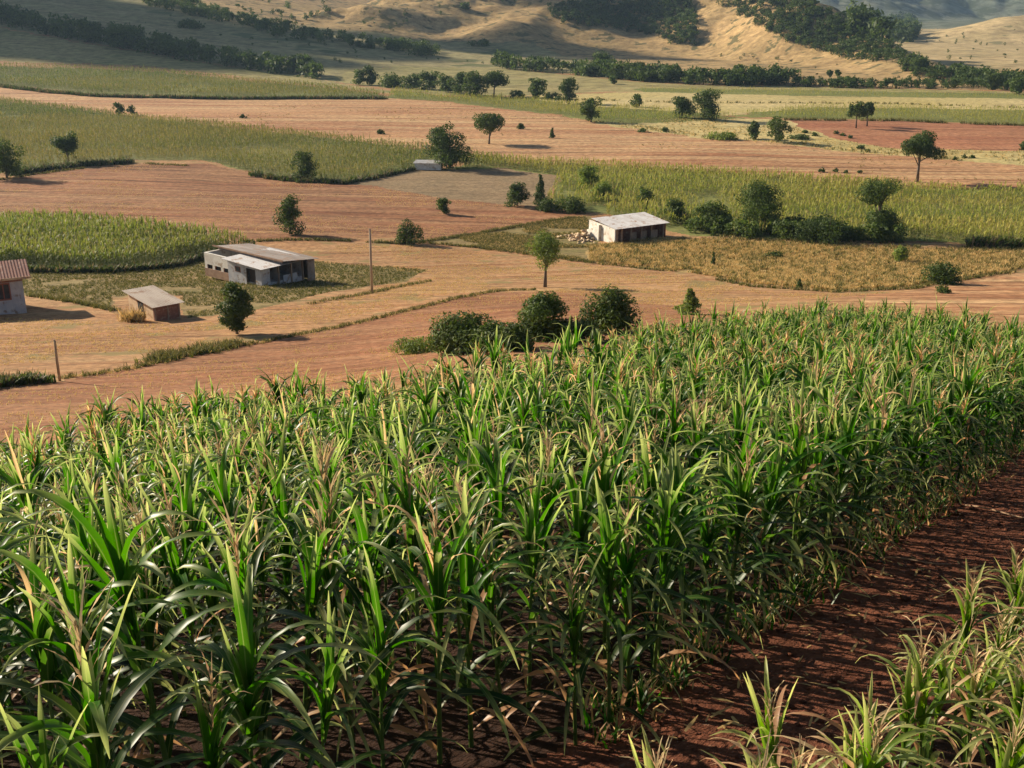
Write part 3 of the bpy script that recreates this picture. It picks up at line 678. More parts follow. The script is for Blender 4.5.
def lobes_for(kind, w, h, seed):
    r = np.random.default_rng(seed); out = []
    if kind == 'bush':      # low, wide, foliage to the ground
        for _ in range(12):
            a, q = r.uniform(0, 6.28), r.uniform(0, .62)**.7; x, y = q*math.cos(a)*w/2, q*math.sin(a)*w/2
            top = h*(1-.55*q**2)*r.uniform(.75, 1.02); rz = top*r.uniform(.3, .45)
            out.append((x, y, top-rz, w*r.uniform(.15, .24), w*r.uniform(.15, .24), rz)); out.append((x*1.25, y*1.25, rz*.7, w*.19, w*.19, rz*.85))
    elif kind == 'round':   # clear trunk, round head
        for _ in range(20):
            d = r.normal(0, 1, 3); d /= np.linalg.norm(d); q = r.uniform(.25, .66)
            out.append((d[0]*w/2*q*1.1, d[1]*w/2*q*1.1, h*.62+d[2]*h*.36*q, w*r.uniform(.17, .25), w*r.uniform(.17, .25), h*r.uniform(.12, .17)))
    elif kind == 'umbrella':
        for _ in range(18):
            a, q = r.uniform(0, 6.28), r.uniform(.05, .72)
            out.append((math.cos(a)*q*w/2, math.sin(a)*q*w/2, h*(.80-.26*q*q)+r.normal(0, h*.08)-.09*h, w*r.uniform(.15, .22), w*r.uniform(.15, .22), h*r.uniform(.11, .17)))
    elif kind == 'tall':    # narrow upright
        for k in range(18):
            t = (k+.5)/18; wd = w/2*math.sin(PI*min(.95, .14+.80*t))**.6
            a = r.uniform(0, 6.28); out.append((math.cos(a)*wd*.38, math.sin(a)*wd*.38, h*(.16+.76*t), wd*.68, wd*.68, h*.10))
    elif kind == 'cone':
        for k in range(8):
            t = k/7; wd = w/2*(1-.75*t); out.append((r.normal(0, wd*.2), r.normal(0, wd*.2), h*(.12+.8*t), wd, wd, h*.12))
    elif kind == 'double':
        for (cx, cz, q) in ((-.05, .72, .50), (.08, .27, .50)):
            for _ in range(12):
                d = r.normal(0, 1, 3); d /= np.linalg.norm(d); k = r.uniform(.25, .65)
                out.append((w*cx+d[0]*w*q*k, d[1]*w*q*k, h*cz+d[2]*h*.24*k, w*q*.52, w*q*.52, h*.13))
    elif kind == 'spread':
        for k in range(24):
            a, q = r.uniform(0, 6.28), r.uniform(0, .86)
            t = .15+.70*((k+.5)/24); ww = w/2*(1 if t < .55 else 1-1.1*(t-.55))*(.85 if t < .3 else 1); z = r.uniform(.13, .26)
            out.append((math.cos(a)*q*ww, math.sin(a)*q*ww, h*(t+r.normal(0, .03)), w*z, w*z, h*z*.72))
    return out
def plant_tree(px, py, w_px, h_px, kind, label, cat, group=None, mat=TREEL, name=None, dens=1.0, seed=None, rz=None):
    g = G(px, py); 
    if g is None: print('no ground', px, py); return
    dep = g[1]*CP-g[2]*SP; m = dep/FPX; w, h = w_px*m, h_px*m/ math.cos(math.atan2(-g[2], g[1]))
    seed = seed if seed is not None else int(px*7+py*13)
    lob = lobes_for(kind, w, h, seed)
    ls = max(.10, 1.15*m) if h_px > 25 else 1.25*m
    if mat is TREEB and h_px > 55: dens = .5
    n = int(np.clip(3.2*w_px*h_px*dens, 90, 8500))
    cr = crown(lob, n, ls, seed+1)
    g = g-np.array([0, 0, .05])
    nm = name or ('bush' if kind == 'bush' else 'tree')
    if h_px < 13 or kind == 'bush' and h_px < 20:
        st = tubeg([(0, 0, -.2), (0, 0, h*.5)], [h*.03, h*.015], 4)
        me = fast_mesh(nm, *join(cr, st)); o = link(nm, me, mat, loc=g)
        return tag(o, label, cat, group)
    e = empty(nm, g, label, cat, group)
    r = random.Random(seed); mb = MB(); tb = {'round': .45, 'umbrella': .6, 'tall': .5, 'cone': .6, 'double': .5, 'spread': .4, 'bush': .25}[kind]
    tr = max(.05, h*.022); bend = r.uniform(-.06, .06)*h
    mb.tube([(0, 0, -.2), (bend*.3, 0, h*tb*.5), (bend, 0, h*tb), (bend*.6, 0, h*.8)], [tr*1.5, tr, tr*.8, tr*.25], 7)
    for L in lob[:7]:
        z0 = h*tb*r.uniform(.5, 1.0); mb.tube([(bend*.8, 0, z0), ((L[0]+bend)/2, L[1]/2, (z0+L[2])/2+.02*h), (L[0], L[1], L[2])], [tr*.5, tr*.35, tr*.12], 5)
    mb.build('trunk', BARK, e, True)
    link('crown', fast_mesh('crown', *cr), mat, e)
    return e
TREES = [
 # px, base y, w, h, kind, label, category, group, material
 (7,178,42,40,'spread','dark spreading tree cut by the left edge at the corner of the green crop','tree',None,TREEL),
 (69,163,30,34,'round','round dark tree standing in the green crop near the left edge','tree',None,TREEL),
 (119,115,12,13,'spread','small dark tree on the soil strip at upper left, left of a close pair','tree',None,TREEL),
 (132,115,9,10,'spread','small dark tree on the soil strip at upper left, right of a close pair','tree',None,TREEL),
 (243,118,7,5,'bush','tiny dark bush alone on the soil strip at the upper left','bush',None,TREEL),
 (305,180,27,31,'spread','dark broad tree at the front edge of the wide green crop','tree',None,TREEL),
 (290,234,34,39,'spread','lone green tree on the front edge of the red brown field behind the farmhouse','tree',None,TREEL),
 (450,168,52,46,'spread','big bushy tree beside the small white shed','tree',None,TREEL),
 (489,144,34,35,'round','dark tree leaning behind the big bushy tree by the small white shed','tree',None,TREEL),
 (381,134,8,6,'bush','tiny dark bush on the orange field left of the big bushy tree','bush',None,TREEL),
 (444,214,17,17,'spread','small round tree alone on the right part of the red brown field','tree',None,TREEL),
 (409,244,26,27,'bush','green bush on the dark grass line above the wooden pole','bush',None,TREEL),
 (517,206,26,25,'spread','round dark bush, leftmost of the row left of the long shed','bush',None,TREEL),
 (540,205,15,30,'cone','narrow cone shaped dark tree in the row left of the long shed','tree',None,TREEL),
 (549,211,24,17,'bush','green bush right in front of the narrow cone shaped tree','bush',None,TREEL),
 (571,212,30,19,'bush','low dark bush nearest the left end of the long shed','bush',None,TREEL),
 (586,192,26,28,'spread','yellow green tree rising out of the maize above the long shed','tree',None,TREEB),
 (604,200,28,20,'bush','wide yellow green bush in the maize right of the yellow green tree','bush',None,TREEB),
 (643,208,18,22,'spread','small green tree in the maize above the shed roof','tree',None,TREEL),
 (677,223,26,25,'spread','dark bushy tree directly right of the long shed roof','tree',None,TREEL),
 (711,231,32,33,'spread','dark round tree, second to the right of the long shed','tree',None,TREEL),
 (742,236,42,18,'bush','low mid green bush under the broad dark tree','bush',None,TREEB),
 (755,229,60,50,'spread','broad dark tree in the middle of the row right of the shed','tree',None,TREEL),
 (790,238,34,20,'bush','light green bush between the broad dark tree and the long dark bush','bush',None,TREEB),
 (828,242,62,32,'bush','long low very dark bush left of the two storeyed dark tree','bush',None,TREEL),
 (877,238,46,64,'double','tall dark tree with one round head above another at the end of the shed row','tree',None,TREEL),
 (917,182,50,52,'umbrella','flat topped tree with a bare trunk standing alone on the orange field','tree',None,TREEL),
 (856,128,20,28,'umbrella','thin stemmed flat topped tree in the brick red field, left one of two','tree',None,TREEL),
 (867,126,16,27,'umbrella','thin stemmed flat topped tree in the brick red field, right one of two','tree',None,TREEL),
 (708,120,34,33,'spread','dense dark tree, the taller of two at the edge of the yellow stubble','tree',None,TREEL),
 (682,118,30,22,'spread','lower rounded tree on the left of the dense dark tree by the yellow stubble','tree',None,TREEL),
 (753,139,16,19,'spread','small dark tree on the pale stubble strip','tree',None,TREEL),
 (778,142,25,26,'spread','grey green bushy tree on the pale stubble strip','tree',None,TREEL),
 (724,139,34,9,'bush','low scrub left of the small dark tree on the pale stubble strip','bush',None,TREEB),
 (800,139,22,6,'bush','low dark scrub right of the grey green tree on the pale stubble','bush',None,TREEL),
 (861,149,9,5,'bush','tiny bush on the pale stubble below the two thin stemmed trees','bush',None,TREEL),
 (1022,150,9,9,'bush','dark bush at the right edge in the brick red field','bush',None,TREEL),
 (521,129,8,7,'bush','tiny dark bush on the orange field, left one of two right of the leaning tree','bush',None,TREEL),
 (552,138,6,10,'cone','tiny narrow bush on the orange field, right one of two','bush',None,TREEL),
 (612,84,10,8,'spread','tiny tree standing alone on the dull olive pasture','tree',None,TREEL),
 (637,107,14,13,'spread','small round tree on the yellow stubble in the right middle','tree',None,TREEL),
 (591,122,22,26,'spread','dark tree at the end of the narrow pale crop strip','tree',None,TREEL),
 (569,104,26,27,'spread','rounded dark tree right of the long tree row, tallest there','tree',None,TREEL),
 (535,98,24,20,'spread','low dark tree just right of the long tree row','tree',None,TREEL),
 (516,98,18,9,'bush','small bush between the long tree row and the low dark tree','bush',None,TREEL),
 (552,99,18,8,'bush','small bush between the low dark tree and the rounded dark tree','bush',None,TREEL),
 (644,132,13,5,'bush','flat dark bush on the pale stubble, left one of two','bush',None,TREEL),
 (665,132,8,6,'bush','tiny upright bush on the pale stubble, right one of two','bush',None,TREEL),
 (359,85,16,15,'spread','first tree from the left of the long dark row','tree','trees of the long dark row',TREEL),
 (371,85,18,19,'spread','second tree from the left of the long dark row, taller than the first','tree','trees of the long dark row',TREEL),
 (392,87,32,15,'bush','third from the left of the long dark row, low and wide','tree','trees of the long dark row',TREEL),
 (413,89,25,15,'spread','fourth tree from the left of the long dark row','tree','trees of the long dark row',TREEL),
 (430,90,25,19,'spread','fifth tree from the left of the long dark row','tree','trees of the long dark row',TREEL),
 (446,92,24,17,'spread','sixth tree from the left of the long dark row','tree','trees of the long dark row',TREEL),
 (460,94,25,22,'spread','third tree from the right end of the long dark row','tree','trees of the long dark row',TREEL),
 (474,96,28,25,'spread','last but one tree at the right end of the long dark row','tree','trees of the long dark row',TREEL),
 (494,96,34,27,'round','round dark tree closing the long row on the right','tree','trees of the long dark row',TREEL),
 (422,55,30,13,'bush','wide dark bush alone on the shaded slope','bush',None,TREEL),
 (391,50,14,8,'bush','small dark bush left of the wide one on the shaded slope','bush',None,TREEL),
 (370,48,12,9,'bush','small dark bush on the shaded slope, right one of a close pair','bush',None,TREEL),
 (359,47,10,8,'bush','small dark bush on the shaded slope, left one of a close pair','bush',None,TREEL),
 (480,46,24,8,'bush','flat faint bush on the shaded apron of the middle hill','bush',None,TREEL),
 (190,28,26,10,'bush','dark oval bush alone on the upper left shaded slope','bush',None,TREEL),
 (465,9,14,8,'bush','dark bush on the sunlit top of the middle hill','bush',None,TREEL),
 (603,72,32,20,'spread','round topped tree standing out of the far treeline','tree',None,TREEL),
 (637,80,22,19,'spread','dark round tree right of the round topped one in the far treeline','tree',None,TREEL),
 (668,82,22,17,'spread','dark tree in the far treeline, third of the tall ones','tree',None,TREEL),
 (735,84,26,20,'spread','tall tree at the right part of the far treeline','tree',None,TREEL),
 (773,84,22,12,'spread','low rounded tree near the right end of the far treeline','tree',None,TREEL),
 (829,82,7,13,'umbrella','thin small tree on the sunlit hill foot, left one of two','tree',None,TREEL),
 (837,82,7,13,'umbrella','thin small tree on the sunlit hill foot, right one of two','tree',None,TREEL),
 (930,84,12,7,'bush','small dark bush at the foot of the right end of the ridge','bush',None,TREEL),
 (993,90,20,18,'spread','dark tree at the right end of the far hedge, left of the edge one','tree',None,TREEL),
 (1018,94,20,18,'spread','dark tree at the right edge of the picture by the far hedge','tree',None,TREEL),
 (88,42,42,22,'spread','broad dark tree of the upper left band, left of three','tree',None,TREEL),
 (120,48,44,22,'spread','broad dark tree of the upper left band, middle of three','tree',None,TREEL),
 (168,55,44,20,'spread','broad dark tree of the upper left band, right of three','tree',None,TREEL),
 (205,60,14,14,'spread','small dark tree just right of the three big ones in the upper left band','tree',None,TREEL),
 (290,73,20,13,'spread','dark tree near the right end of the upper left band','tree',None,TREEL),
 (314,77,23,15,'round','dark round tree closing the upper left band on the right','tree',None,TREEL),
 (237,334,40,52,'tall','slim leafy green tree on the weedy bank between the hut and the near maize','tree',None,TREEL),
 (545,287,42,62,'round','light green tree with a bare trunk standing on the tan ground left of the shed','tree',None,TREEB),
 (468,350,84,42,'bush','wide green bush, left one of the clump at the edge of the near maize','bush',None,TREEL),
 (541,340,60,48,'spread','tall headed green bush, middle one of the clump at the near maize edge','bush',None,TREEL),
 (610,332,74,48,'bush','large dome shaped bush, right one of the clump at the edge of the near maize','bush',None,TREEL),
 (414,353,44,20,'bush','small light green bush at the left foot of the clump','bush',None,TREEB),
 (576,342,60,26,'bush','low dark bush between the two right bushes of the clump','bush',None,TREEL),
 (508,350,70,34,'bush','low dark bush between the two left bushes of the clump','bush',None,TREEL),
 (689,314,24,26,'cone','pale green young bush peeping over the near maize','bush',None,TREEB),
 (937,283,48,24,'bush','rounded green bush at the front of the golden crop near the right edge','bush',None,TREEL),
 (900,263,16,18,'tall','thin light green bush in the golden crop','bush',None,TREEB),
 (943,293,16,10,'bush','small dark bush on the orange soil at the right','bush',None,TREEL),
 (799,289,8,11,'cone','small dark bush on the front edge of the golden crop','bush',None,TREEL),
 (713,266,5,14,'cone','thin dry shrub in the golden crop near its left end','bush',None,TREEL),
 (775,258,20,8,'bush','scraggy dark bush in the middle of the golden crop','bush',None,TREEL),
]
for t in TREES: plant_tree(*t)
for k, (x, y, w, h) in enumerate([(836,134,7,4),(843,136,6,4),(850,138,6,4),(805,133,8,4),(815,136,8,5),(822,172,7,5),(836,172,7,4),(846,173,5,4),(860,173,5,4),(964,158,6,4),(972,158,6,4),(955,160,5,4),(868,152,5,4)]):
    plant_tree(x, y, w, h, 'bush', 'tiny dark tussock in the loose scatter on the pale ground behind the flat topped tree', 'tussock', 'tussocks around the flat topped tree', name='tussock')

# woods on the hills and tree bands: far masses
WT = []
for s in range(6):
    lob = lobes_for(('spread', 'round', 'bush')[s % 3], 1.0, 1.0, 900+s)
    WT.append(join(crown(lob, 110, .11, 950+s), tubeg([(0, 0, -.1), (0, 0, .5)], [.03, .02], 3)))
def wood(name, pix, n, h0, h1, label, thr=-2, step=None):
    xs = [p[0] for p in pix]; ys = [p[1] for p in pix]; pp = np.array(pix, float); out = []
    r = np.random.default_rng(len(label)+n)
    X, Y = r.uniform(min(xs), max(xs), n*6), r.uniform(min(ys), max(ys), n*6); m = inside(pp, X, Y)
    for x_, y_ in zip(X[m][:n], Y[m][:n]):
        g_ = G(x_, y_)
        if g_ is not None: out.append(g_)
    pos = np.array(out); pos = pos[fbm(pos[:, 0]/30, pos[:, 1]/30, 3, 61) > thr]
    g = scatter(WT, pos, r.uniform(0, 6.28, len(pos)), r.uniform(h0, h1, len(pos)), 0, rng=r)
    tag(link(name, fast_mesh(name, *g), TREEL), label, 'wood', kind='stuff')
wood('tree_band', [(-60,4),(0,14),(60,28),(120,40),(200,56),(260,65),(325,77),(325,80),(260,72),(200,63),(150,54),(75,41),(0,25),(-60,14)], 330, 5, 9, 'dark band of trees running down the upper left slope')
wood('tree_band', [(140,-6),(200,6),(280,28),(350,40),(440,52),(440,55),(350,47),(280,38),(220,22),(140,4)], 260, 3.5, 6.5, 'second dark tree band at the foot of the left rocky hill')
wood('treeline', [(490,64),(560,70),(640,77),(720,82),(795,82),(795,86),(720,86),(640,82),(560,74),(490,68)], 260, 3.2, 7.5, 'far hedge of trees along the foot of the middle hill')
wood('treeline', [(790,84),(900,86),(960,86),(1060,88),(1060,92),(960,89),(900,89),(790,87)], 200, 2, 4, 'low far hedge along the valley edge at the right')
wood('treeline', [(905,62),(930,72),(970,78),(1040,82),(1040,88),(960,84),(925,80),(900,70)], 130, 3, 6.5, 'scattered trees at the foot of the right hand ridge')
wood('wood', [(545,12),(580,4),(610,-8),(680,-8),(697,20),(700,46),(672,44),(640,34),(600,28),(560,24)], 520, 3.5, 6, 'shaded wood on the spur of the middle hill')
wood('wood', [(697,-8),(790,-8),(830,14),(870,36),(908,58),(900,64),(850,60),(800,48),(770,34),(735,16)], 620, 2.6, 5.2, 'open wood on the face of the right hand ridge', thr=-.42)
wood('wood', [(200,-8),(330,-8),(330,16),(300,22),(240,12)], 110, 2.5, 4.5, 'scrub on the rocky hill at the upper left', thr=0)
wood('hill_scrub', [(340,30),(420,-8),(560,-8),(520,18),(400,34)], 130, 1.0, 2.6, 'loose scrub on the sunlit middle hill', thr=-.1)
wood('hill_scrub', [(700,50),(900,70),(960,80),(700,80)], 40, .8, 2.0, 'small scrub dots on the sunlit hill foot', thr=0)
wood('hill_scrub', [(885,48),(1040,18),(1040,70),(940,70)], 60, 1.0, 2.6, 'small scrub dots on the pale right hill', thr=0)
wood('hill_scrub', [(80,30),(200,10),(440,48),(560,66),(340,66),(200,50)], 60, .8, 2.2, 'loose scrub on the shaded left slope', thr=0)
wood('far_wood', [(850,22),(915,20),(915,42),(880,44),(850,36)], 160, 9, 15, 'dark blue wood in the notch below the far mountain')
wood('weedy_trees', [(690,226),(800,232),(900,240),(900,244),(800,240),(690,234)], 150, 1.2, 2.6, 'low green undergrowth along the row of trees right of the shed')

# ------------------------------------------------------------ buildings
W_white = mat_plain('whitewash', (.82, .78, .70), (.68, .62, .54), 1.3, .9, c3=(.50, .40, .30), s3=1.6)
W_grey = mat_plain('grey_plaster', (.42, .42, .45), (.55, .53, .52), 1.8, .9, c3=(.30, .22, .17), s3=2.2)
W_brick = mat_plain('red_mud_wall', (.24, .11, .075), (.32, .17, .12), 4, .9, c3=(.40, .28, .20), s3=3)
W_cream = mat_plain('cream_mud_wall', (.62, .47, .30), (.52, .36, .22), 2.2, .9, c3=(.36, .22, .13), s3=2.2)
W_earth = mat_plain('earth_wall', (.40, .26, .17), (.30, .18, .12), 2.5, .95)
ROOFL = mat_plain('pale_metal_roof', (.60, .58, .57), (.48, .45, .43), .9, .5, (1, .3, 1), c3=(.34, .22, .15), s3=1.3)
ROOFR = mat_plain('rusty_roof', (.25, .10, .07), (.18, .08, .06), 1.2, .8, (1, .3, 1), c3=(.33, .20, .15), s3=1.6)
ROOFH = mat_plain('dusty_roof', (.46, .38, .31), (.34, .27, .22), .9, .8, (1, .3, 1), c3=(.30, .19, .13), s3=1.6)
ROOFD = mat_plain('shade_dark_old_roof', (.22, .18, .155), (.32, .27, .24), 1.2, .7, (1, .3, 1), c3=(.28, .16, .1), s3=1.6)  # old roof brown, darkened to stand for the shaded underside
TIMBER = mat_plain('weathered_timber', (.26, .19, .14), (.40, .31, .23), 6, .9, (1, 1, .2))
DARKW = mat_plain('dark_opening', (.02, .018, .016), (.035, .03, .026), 3, .9)  # near-black colour stands for the unlit inside of window and door holes
GLASS = mat_plain('dim_glass', (.05, .055, .06), (.08, .08, .085), 3, .25, bump=.02)
FRAME = mat_plain('red_brown_frame', (.28, .10, .07), (.34, .15, .10), 5, .7)
def at_base(px, py, dz=0): 
    g = G(px, py); return (g[0], g[1], g[2]-dz)
def B(name, mat, parent, *boxes):
    mb = MB()
    for b in boxes: mb.box(*b)
    return mb.build(name, mat, parent)

# farmhouse: local x runs back-right from the near corner, local y runs back-left
c = at_base(262, 286, .0)
h = empty('farmhouse', c, 'low farmhouse with white end wall, pale porch roof and dark doorway beside the maize block', 'house', None, math.radians(50))
h.scale = (.84, 1.24, .9)
# x -> dir (cos52, sin52) = (.62,.79);  y -> (-.79,.62)
mb = MB()                                   # front (x=0) face: y 0..7 ; right (y=0) face: x 0..6.5
mb.box(0, .2, 0, .7, -.5, 1.75); mb.box(0, .2, 1.85, 4.1, -.5, 1.95); mb.box(0, .2, .7, 1.85, 1.55, 1.8)
mb.box(0.2, 1.2, 0, .2, -.5, 1.72)
mb.box(5.9, 6.1, .2, 3.9, -.5, 1.85); mb.box(.2, 6.1, 3.9, 4.1, -.5, 2.0)
mb.box(.2, 6.0, .2, 4.0, -.5, .04)
mb.box(2.6, 2.75, .2, 3.9, .04, 1.85)
mb.build('wall', W_grey, h)
for x_ in (2.5, 4.3, 5.95): B('post', TIMBER, h, (x_-.07, x_+.07, .02, .16, -.4, 1.78))
B('wall', W_grey, h, (3.2, 5.2, .12, .2, -.4, .55))['label'] = 'low porch parapet'
mb = MB(); mb.corrugated(-.45, 6.5, -.45, 4.5, lambda x, y: 1.90+.045*y+.012*x); mb.build('porch_roof', ROOFL, h)
mb = MB(); mb.box(.02, .14, .74, .84, 0, 1.52); mb.box(.02, .14, 1.71, 1.81, 0, 1.52); mb.box(.3, .34, .85, 1.7, 0, 1.5); d_o = mb.build('door', mat_plain('dark_door', (.05, .035, .028), (.07, .05, .04), 4), h)
mb = MB(); mb.box(-.02, .02, 2.5, 3.2, .9, 1.5); w_ = mb.build('window', FRAME, h); B('pane', GLASS, w_, (-.035, -.022, 2.57, 3.13, .96, 1.44))
# white wing
wg = MB(); wg.box(.5, .72, 4.1, 7.6, .75, 2.0); wg.box(.72, 4.5, 7.4, 7.6, -.6, 2.0); wg.box(4.3, 4.5, 4.1, 7.4, -.6, 2.0)
wg.box(.5, .72, 4.1, 4.4, 0, .75); wg.box(.5, .72, 5.2, 5.5, 0, .75); wg.box(.5, .72, 6.3, 6.6, 0, .75); wg.box(.5, .72, 7.3, 7.6, 0, .75)
wo = wg.build('wall', W_white, h); wo['label'] = 'whitewashed end wall'
B('wall', W_earth, h, (.46, .76, 4.1, 7.62, -.6, 0.28))['label'] = 'bare earth footing'
for y_ in (4.8, 5.9, 6.95):
    w_ = B('window', DARKW, h, (.60, .68, y_-.4, y_+.4, .28, .75))
    B('frame', FRAME, w_, (.55, .60, y_-.4, y_-.33, .28, .75), (.55, .60, y_+.33, y_+.4, .28, .75))
# higher dark back roof above both
mb = MB(); mb.corrugated(2.2, 7.4, -.8, 8.0, lambda x, y: 2.52-.10*(x-2.2)-.03*abs(y-3)); mb.build('roof', ROOFD, h)
mb = MB(); mb.box(2.5, 2.65, -.4, 7.6, 2.05, 2.33); mb.box(7.0, 7.15, -.4, 7.6, -.5, 1.85); mb.box(4.52, 7.0, 7.62, 7.8, -.5, 1.9); mb.box(6.12, 7.0, -.4, -.28, -.5, 1.85)
o = mb.build('wall', ROOFD, h); o['label'] = 'timber wall under the back roof, coloured dark as shade'
mb = MB(); mb.box(2.15, 2.2, -.8, 8.0, 2.33, 2.50); mb.build('fascia', W_earth, h)

# little hut
c = at_base(155, 321)
h = empty('hut', c, 'little mud walled hut with a sloping pale roof between the houses', 'hut', None, math.radians(42)); h.scale = (1.05, 1.38, .84)
mb = MB()
mb.hexa([(0, 0, -.4), (1.9, 0, -.4), (1.9, .12, -.4), (0, .12, -.4)], [(0, 0, 1.28), (1.9, 0, 1.28), (1.9, .12, 1.3), (0, .12, 1.3)])
o = mb.build('wall', W_brick, h); o['label'] = 'red brown side wall'
mb = MB()
mb.hexa([(-.002, .12, -.4), (.12, .12, -.4), (.12, 3.2, -.4), (-.002, 3.2, -.4)], [(-.002, .12, 1.3), (.12, .12, 1.3), (.12, 3.2, 1.58), (-.002, 3.2, 1.58)])
mb.hexa([(1.78, .12, -.4), (1.9, .12, -.4), (1.9, 3.2, -.4), (1.78, 3.2, -.4)], [(1.78, .12, 1.3), (1.9, .12, 1.3), (1.9, 3.2, 1.58), (1.78, 3.2, 1.58)])
mb.box(.12, 1.78, 3.08, 3.2, -.4, 1.56); o = mb.build('wall', W_cream, h); o['label'] = 'cream mud wall'
for q in ((0.02, .12), (.95, 1.05), (1.8, 1.9)): B('post', TIMBER, h, (q[0], q[1], -.05, -.003, -.3, 1.3))
mb = MB(); mb.corrugated(-.25, 2.15, -.3, 3.5, lambda x, y: 1.36+.095*y, .18, .012); mb.build('roof', ROOFH, h)
B('door', DARKW, h, (-.03, -.004, 1.3, 1.95, -.1, 1.2))
# brush heap against the hut
bp = G(134, 321); g = scatter([tuft(70+s, 16, .9, .05, 1.0, .8, 3) for s in range(4)], np.column_stack([bp[0]+RNG.normal(0, .35, 60), bp[1]+RNG.normal(0, .3, 60), np.full(60, bp[2])]), RNG.uniform(0, 6, 60), RNG.uniform(.6, 1.4, 60), .2)
g = scatter([(g[0]-bp, g[1], g[2])], np.array([bp]), np.zeros(1), np.ones(1))
tag(link('brush_heap', fast_mesh('brush_heap', *g), GRASS), 'dry brushwood heaped against the cream wall of the little hut', 'brush heap')

# long shed
c = at_base(614.5, 244)
h = empty('shed', c, 'long open fronted shed with a pale metal roof and a white end wall', 'shed', None, math.radians(31))
mb = MB()   # x along the long dark front, y back-left along the white end wall
mb.hexa([(0, .0, -.4), (.18, 0, -.4), (.18, 5.6, -.4), (0, 5.6, -.4)], [(0, 0, 1.85), (.18, 0, 1.85), (.18, 5.6, 2.1), (0, 5.6, 2.1)])
o = mb.build('wall', W_white, h); o['label'] = 'white end wall'
mb = MB(); mb.box(.18, 8.0, 4.5, 4.65, -.4, 2.2); mb.box(7.85, 8.0, 0, 4.5, -.4, 1.85); mb.box(.18, 8.0, 1.9, 2.0, -.3, 1.85)
mb.build('wall', W_brick, h)['label'] = 'dark back wall'
mb = MB(); mb.box(.18, .55, .02, .14, -.3, 1.82); mb.box(1.0, 1.25, .02, .14, -.3, 1.82); mb.build('wall', W_earth, h)['label'] = 'mud pier by the white wall'
for x_ in (2.6, 4.2, 5.8, 7.7): B('post', TIMBER, h, (x_-.07, x_+.07, .03, .16, -.3, 1.84))
for x_ in (3.3, 5.0, 6.7): B('panel', TIMBER, h, (x_-.5, x_+.5, .6, .66, -.3, 1.0))
mb = MB(); mb.corrugated(-.12, 8.3, -.35, 5.0, lambda x, y: 1.93+.10*y); mb.build('roof', ROOFL, h)
mb = MB(); mb.hexa([(-.35, 3.0, -.4), (-.005, 3.0, -.4), (-.005, 5.6, -.4), (-.35, 5.6, -.4)], [(-.3, 3.0, 1.9), (-.005, 3.0, 1.9), (-.005, 5.6, .9), (-.3, 5.6, .9)]); mb.build('buttress', W_white, h)
# rubble left of it
rp = G(580, 238); vs = []
RC = [clod(70+s) for s in range(6)]
pos = np.column_stack([rp[0]+RNG.normal(0, 1.0, 90), rp[1]+RNG.normal(0, 1.4, 90), np.zeros(90)]); q = np.exp(-((pos[:, 0]-rp[0]-.5)**2+(pos[:, 1]-rp[1])**2)/2); pos[:, 2] = zf(pos[:, 0], pos[:, 1])+q*RNG.uniform(0, .9, 90)-.1
g = scatter(RC, pos, RNG.uniform(0, 6, 90), RNG.uniform(4, 10, 90))
tag(link('rubble', fast_mesh('rubble', *g), W_cream), 'pale rubble and broken blocks heaped left of the long shed', 'rubble', kind='stuff')

# grey house at the left edge
c = at_base(27, 313)
h = empty('house', c, 'blue grey house with a rusty red roof cut by the left edge', 'house', None, math.radians(207)); h.scale = (1, 1, 1.22)
mb = MB()  # x runs left along the front, y (negative) runs back
mb.box(0, .9, -.2, 0, -.5, 2.5); mb.box(1.9, 3.3, -.2, 0, -.5, 2.5); mb.box(4.2, 8, -.2, 0, -.5, 2.5); mb.box(.9, 1.9, -.2, 0, -.5, .95); mb.box(3.3, 4.2, -.2, 0, 2.0, 2.5)
mb.box(.9, 1.9, -.2, 0, 2.05, 2.5)
mb.box(0, .2, -5, -.2, -.5, 2.5); mb.box(0.2, 8, -5, -4.8, -.5, 2.5); mb.box(7.8, 8, -4.8, -.2, -.5, 2.5)
mb.hexa([(0, -4.9, 2.5), (.2, -4.9, 2.5), (.2, -.1, 2.5), (0, -.1, 2.5)], [(0, -2.55, 2.94), (.2, -2.55, 2.94), (.2, -2.45, 2.94), (0, -2.45, 2.94)])
mb.build('wall', W_grey, h)
B('wall', W_brick, h, (-.02, 8.02, -.01, .025, 2.08, 2.46))['label'] = 'red brown band under the eaves'
w_ = B('window', GLASS, h, (.9, 1.9, -.14, -.08, .95, 2.05)); B('frame', FRAME, w_, (.9, .99, -.07, .04, .95, 2.05), (1.81, 1.9, -.07, .04, .95, 2.05), (.99, 1.81, -.07, .04, .95, 1.04), (.99, 1.81, -.07, .04, 1.96, 2.05), (1.36, 1.44, -.07, .03, 1.04, 1.96))
B('door', FRAME, h, (3.3, 4.2, -.15, -.09, -.1, 2.0))
mb = MB(); mb.corrugated(-.6, 8.4, -2.5, .6, lambda x, y: 3.02-.19*(y+2.5), .22, .012); mb.corrugated(-.6, 8.4, -5.5, -2.5, lambda x, y: 3.02+.19*(y+2.5)); mb.build('roof', ROOFR, h)
mb = MB(); mb.hexa([(-.62, .60, 2.30), (8.4, .60, 2.30), (8.4, .64, 2.30), (-.62, .64, 2.30)], [(-.62, .60, 2.44), (8.4, .60, 2.44), (8.4, .64, 2.44), (-.62, .64, 2.44)]); mb.build('fascia', W_cream, h)

